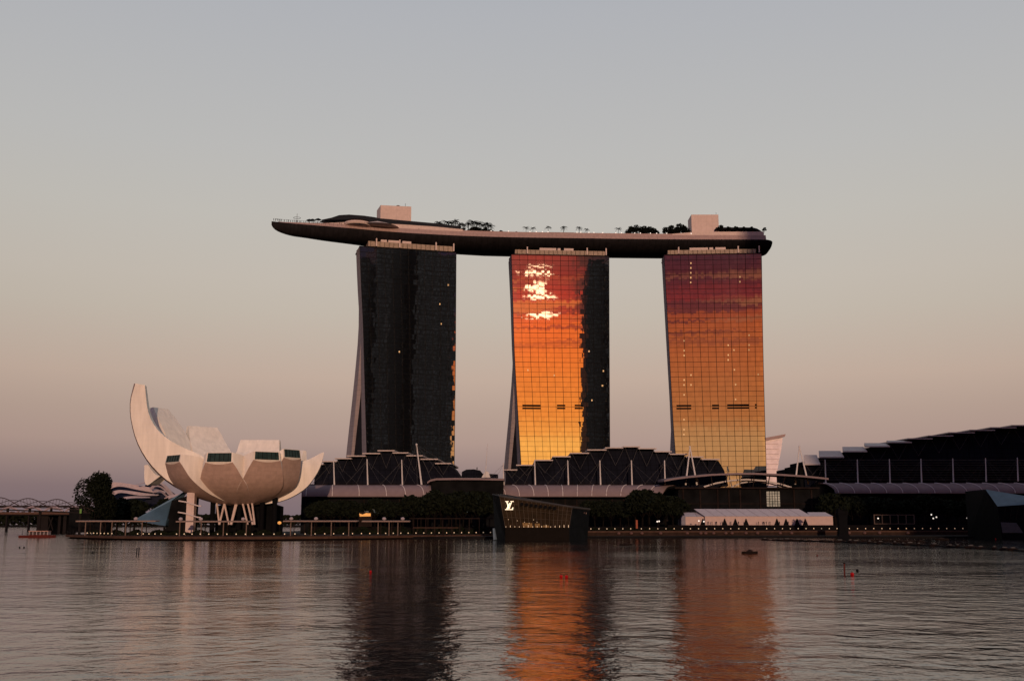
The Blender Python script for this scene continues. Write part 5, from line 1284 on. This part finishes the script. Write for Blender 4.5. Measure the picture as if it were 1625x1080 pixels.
def small_boat(px_, py_, L, label, hm='boatwhite', cab=True, rz_=0):
    o = thing('motor_boat', (0, 0, 0), label, 'boat'); hullmb(L, L * .32, .9, .3).build('hull', hm, o)
    if cab:
        q = MB(); q.prism([(-L * .25, .9), (L * .15, .9), (L * .08, 1.9), (-L * .2, 2.0)], -L * .12, L * .12); q.build('cabin', mat('boat_cabin_pink', (.42, .3, .3), .5), o)
        MB().box(-L * .2, L * .06, -L * .125, -L * .121, 1.25, 1.7).build('window', 'black', o)
        q = MB(); q.tube([(-L * .3, 0, .9), (-L * .3, 0, 2.4), (L * .1, 0, 2.4)], .06, 4); q.build('awning_frame', 'cable', o)
        MB().box(-L * .38, L * .14, -L * .14, L * .14, 2.4, 2.5).build('awning', hm, o)
    o.location = wp(px_, py_); o.rotation_euler.z = rz_; return o
small_boat(1067, 852.5, 6.4, 'small pinkish motor boat moored against the quay left of the tents', rz_=.2)
small_boat(1520, 846.6, 6, 'small white and red motor boat near the right end of the quay', rz_=2.9)
small_boat(1320, 850, 5.5, 'pale open boat beside the dark pile left of the black harbour post', cab=True, rz_=.1)
def pontoon(px_, py_, L, label):
    o = thing('mooring_float', (0, 0, 0), label, 'float'); q = hullmb(L, L * .34, .4, .35); q.build('hull', mat('float_dark', (.014, .010, .009), .9, spec=.02), o)
    q = MB(); q.lathe((0, 0, .35), [(L * .22, 0), (L * .18, .25), (.1, .55)], 10); q.v = [(v[0], v[1] * .5, v[2]) for v in q.v]; q.build('cover', mat('float_cover', (.022, .016, .015), .9, spec=.02), o)
    o.location = wp(px_, py_); return o
pontoon(993, 864.8, 3.6, 'small dark float on the water, right of the orange reflection below the quay'); pontoon(1190, 877.5, 3.4, 'dark covered float in the brown reflection of the copper tower'); pontoon(1494, 855.8, 6, 'dark covered float between quay and floating boom on the right')
# black post in the water
hp_ = wp(1338, 853.2)
o = thing('harbour_post', hp_, 'tall black post with a rounded ragged top standing in the water right of the tents', 'post')
q = MB(); q.loft([[(hp_.x + a_ * w_, hp_.y + b_ * w_, z) for a_, b_ in ((-1, -.8), (1, -.8), (1, .8), (-1, .8))] for w_, z in ((2.9, 0), (2.0, 1.6), (1.75, 5.5), (1.9, 9.2), (2.3, 10.8), (2.0, 12.2), (.8, 13.2))]); q.build('shaft', 'black', o)
c_ = crown_mb(77, 3.3, 1.8, 500, .4, 12.2, 8); c_.v = [(v[0] + hp_.x, v[1] + hp_.y, v[2]) for v in c_.v]; c_.build('ragged_top', 'leaf', o, fix=False)
MB().slab([(hp_.x - 8, hp_.y - 2), (hp_.x + 12, hp_.y - 2), (hp_.x + 12, hp_.y + 3), (hp_.x - 8, hp_.y + 3)], -.3, .5).build('raft', 'black', o)
# floating boom on the right
line = [(1212, 856.6), (1250, 857.8), (1300, 859.0), (1345, 860.4), (1400, 862.6), (1450, 865.0), (1500, 867.4), (1550, 870.2), (1600, 873), (1650, 876), (1700, 879)]
def lpy(px_): return interp(line, px_)
G = 'floats of the long boom on the right water'
q = MB(); q.tube([wp(a_, b_, 0) + Vector((0, 0, .12)) for a_, b_ in line], .26, 6); q.build('boom_rope', 'black', label='long dark floating boom line running across the right water', cat='boom')
px_ = 1214.0; k = 0; rr = random.Random(8)
while px_ < 1640:
    Yk = wp(px_, lpy(px_)); L = rr.choice((1.6, 2.2, 2.8, 3.4, 1.3)) * interp([(1214, 1.1), (1640, .72)], px_)
    if 'flt' not in used:
        o = thing('boom_float', (0, 0, 0), '', 'float'); MB().lathe((0, 0, -.2), [(.5, 0), (.62, .3), (.6, .75), (.35, .95)], 10).build('drum', mat('float_dark', (.014, .010, .009), .9, spec=.02), o)
        MB().box(-.2, .2, -.2, .2, .75, 1.0).build('cleat', 'cable', o); used['flt'] = o; oo = o; oo.location = Yk
    else: oo = dup(used['flt'], Yk)
    oo.scale = (L, 1.2, rr.uniform(.75, 1.1)); oo['label'] = 'dark low float on the long boom line across the right-hand water'; oo['group'] = G; oo['category'] = 'float'
    px_ += rr.choice((11, 14, 19, 24)) * interp([(1214, .7), (1640, 1.25)], px_); k += 1
for k, (px_, py_) in enumerate(((1369, 858.2), (1383, 857.4), (1396, 857.2), (1409, 857.6), (1424, 858.6), (1438, 859.6), (1446, 858.8), (1461, 859.4))):
    o = pontoon(px_, py_ + .4, 3.3, 'dark covered dinghy moored in the row behind the floating boom'); o['group'] = 'dinghies behind the boom'; o.name = 'moored_dinghy'; o['category'] = 'dinghy'
# buoys
def buoy(px_, py_, m, label, r=.28, stake=False):
    r *= .72
    p_ = wp(px_, py_ + 2); o = thing('stake' if stake else 'buoy', p_, label, 'stake' if stake else 'buoy')
    if stake:
        MB().tube([p_ - Vector((0, 0, .3)), p_ + Vector((.05, 0, 1.3))], .10, 6).build('post', m, o); MB().lathe(p_ + Vector((.05, 0, 1.3)), [(.16, 0), (.16, .12)], 8).build('cap', 'black', o)
    else:
        MB().ball(p_ + Vector((0, 0, r * .6)), r, 12).build('float', m, o, smooth=True); MB().tube([p_ + Vector((0, 0, r * 1.4)), p_ + Vector((0, 0, r * 2.0))], .05, 5).build('ring', 'black', o)
buoy(890.5, 913.5, 'buoyred', 'left one of two bright red buoys in the orange reflection'); buoy(899, 914, 'buoyred', 'right one of two bright red buoys in the orange reflection')
buoy(588, 905.5, 'buoyred', 'single red buoy at the edge of the black tower reflection', .24); buoy(1352.5, 910.5, 'buoyred', 'red buoy beside a dark one on the right water', .34)
buoy(1360.5, 904.5, 'black', 'dark round buoy just right of the red buoy on the right water', .28); buoy(1340, 908, 'boatred', 'short stake left of the red buoy on the right water', stake=True)
buoy(1297, 879.5, 'boatred', 'tiny dark red buoy alone above the right water middle', .25); buoy(1580, 853, 'buoyred', 'tiny red buoy near the blue pavilion at the right', .32)
buoy(216.5, 878, 'black', 'left one of the pair of dark stakes below the museum', stake=True); buoy(220, 877, 'black', 'right one of the pair of dark stakes below the museum', stake=True)
buoy(192, 862.5, 'black', 'thin dark stake close to the boardwalk under the ribbed dome', stake=True); buoy(31, 867, 'black', 'left of two small dark buoys at the far left', .3); buoy(38, 867, 'black', 'right of two small dark buoys at the far left', .3)
buoy(147, 875, 'black', 'lone small dark buoy between the left pair and the stakes', .25); buoy(751, 864, 'black', 'small dark buoy in front of the black pavilion corner', .25); buoy(1051, 866, 'black', 'small dark buoy between the two tower reflections', .25)

# ------------------------------------------------------------ the business district behind the camera, seen mirrored in the towers
def office_mat(name, c0, c1):
    m = D.materials.new(name); m.use_nodes = True; t = m.node_tree; b_ = t.nodes['Principled BSDF']; b_.inputs['Roughness'].default_value = .5
    tc = N(t, 'ShaderNodeTexCoord'); bk_ = N(t, 'ShaderNodeTexBrick'); bk_.offset = 0
    mp_ = N(t, 'ShaderNodeMapping'); mp_.inputs['Rotation'].default_value = (R(90), 0, 0); t.links.new(tc.outputs['Object'], mp_.inputs[0]); t.links.new(mp_.outputs[0], bk_.inputs[0])
    bk_.inputs['Color1'].default_value = (*c0, 1); bk_.inputs['Color2'].default_value = (*c1, 1); bk_.inputs['Mortar'].default_value = (.004, .004, .005, 1)
    bk_.inputs['Scale'].default_value = 1; bk_.inputs['Brick Width'].default_value = 7; bk_.inputs['Row Height'].default_value = 5.2; bk_.inputs['Mortar Size'].default_value = .9
    t.links.new(bk_.outputs[0], b_.inputs['Base Color']); return m
om = office_mat('office_cladding', (.060, .068, .080), (.014, .015, .018)); om2 = office_mat('office_cladding_plain', (.016, .017, .020), (.011, .011, .013))
OFF = [(286, 300, -300, 36, 300, 'slim dark office tower mirrored at the dark right edge of the middle tower', om),
       (297, 326, -330, 30, 334, 'stepped dark office tower mirrored in the right edge of the middle tower', om),
       (327, 352, -310, 40, 352, 'tall dark office tower mirrored in the left part of the black tower', om),
       (353, 398, -345, 40, 372, 'broadest plain office tower mirrored in the middle of the black tower', om2),
       (398, 440, -305, 40, 362, 'panelled office tower mirrored in the right half of the black tower', om),
       (440, 489, -330, 34, 352, 'office tower mirrored beside the copper strip of the black tower', om),
       (-260, -215, -420, 40, 120, 'low dark office block behind the camera, far left of the sunset', om2),
       (-150, -110, -460, 40, 95, 'short dark office block behind the camera, left of the sunset', om2),
       (560, 610, -380, 44, 180, 'dark office block behind the camera, right of the tall ones', om)]
for (xa, xb, ya, dd, hh, lb, mm) in OFF:
    o = thing('office_tower', ((xa + xb) / 2, ya - dd / 2, 1.5), lb, 'office tower', 'office towers across the bay behind the viewer')
    MB().box(xa, xb, ya - dd, ya, 1.5, hh).build('block', mm, o); MB().box(xa + 4, xb - 4, ya - dd + 6, ya - 6, hh + .01, hh + 7).build('roof_plant', om2, o)
    q = MB()
    for k in range(1, 5): x = xa + (xb - xa) * k / 5; q.box(x - .5, x + .5, ya + .02, ya + .8, 1.5, hh - 3)
    q.build('facade_fins', om2, o)
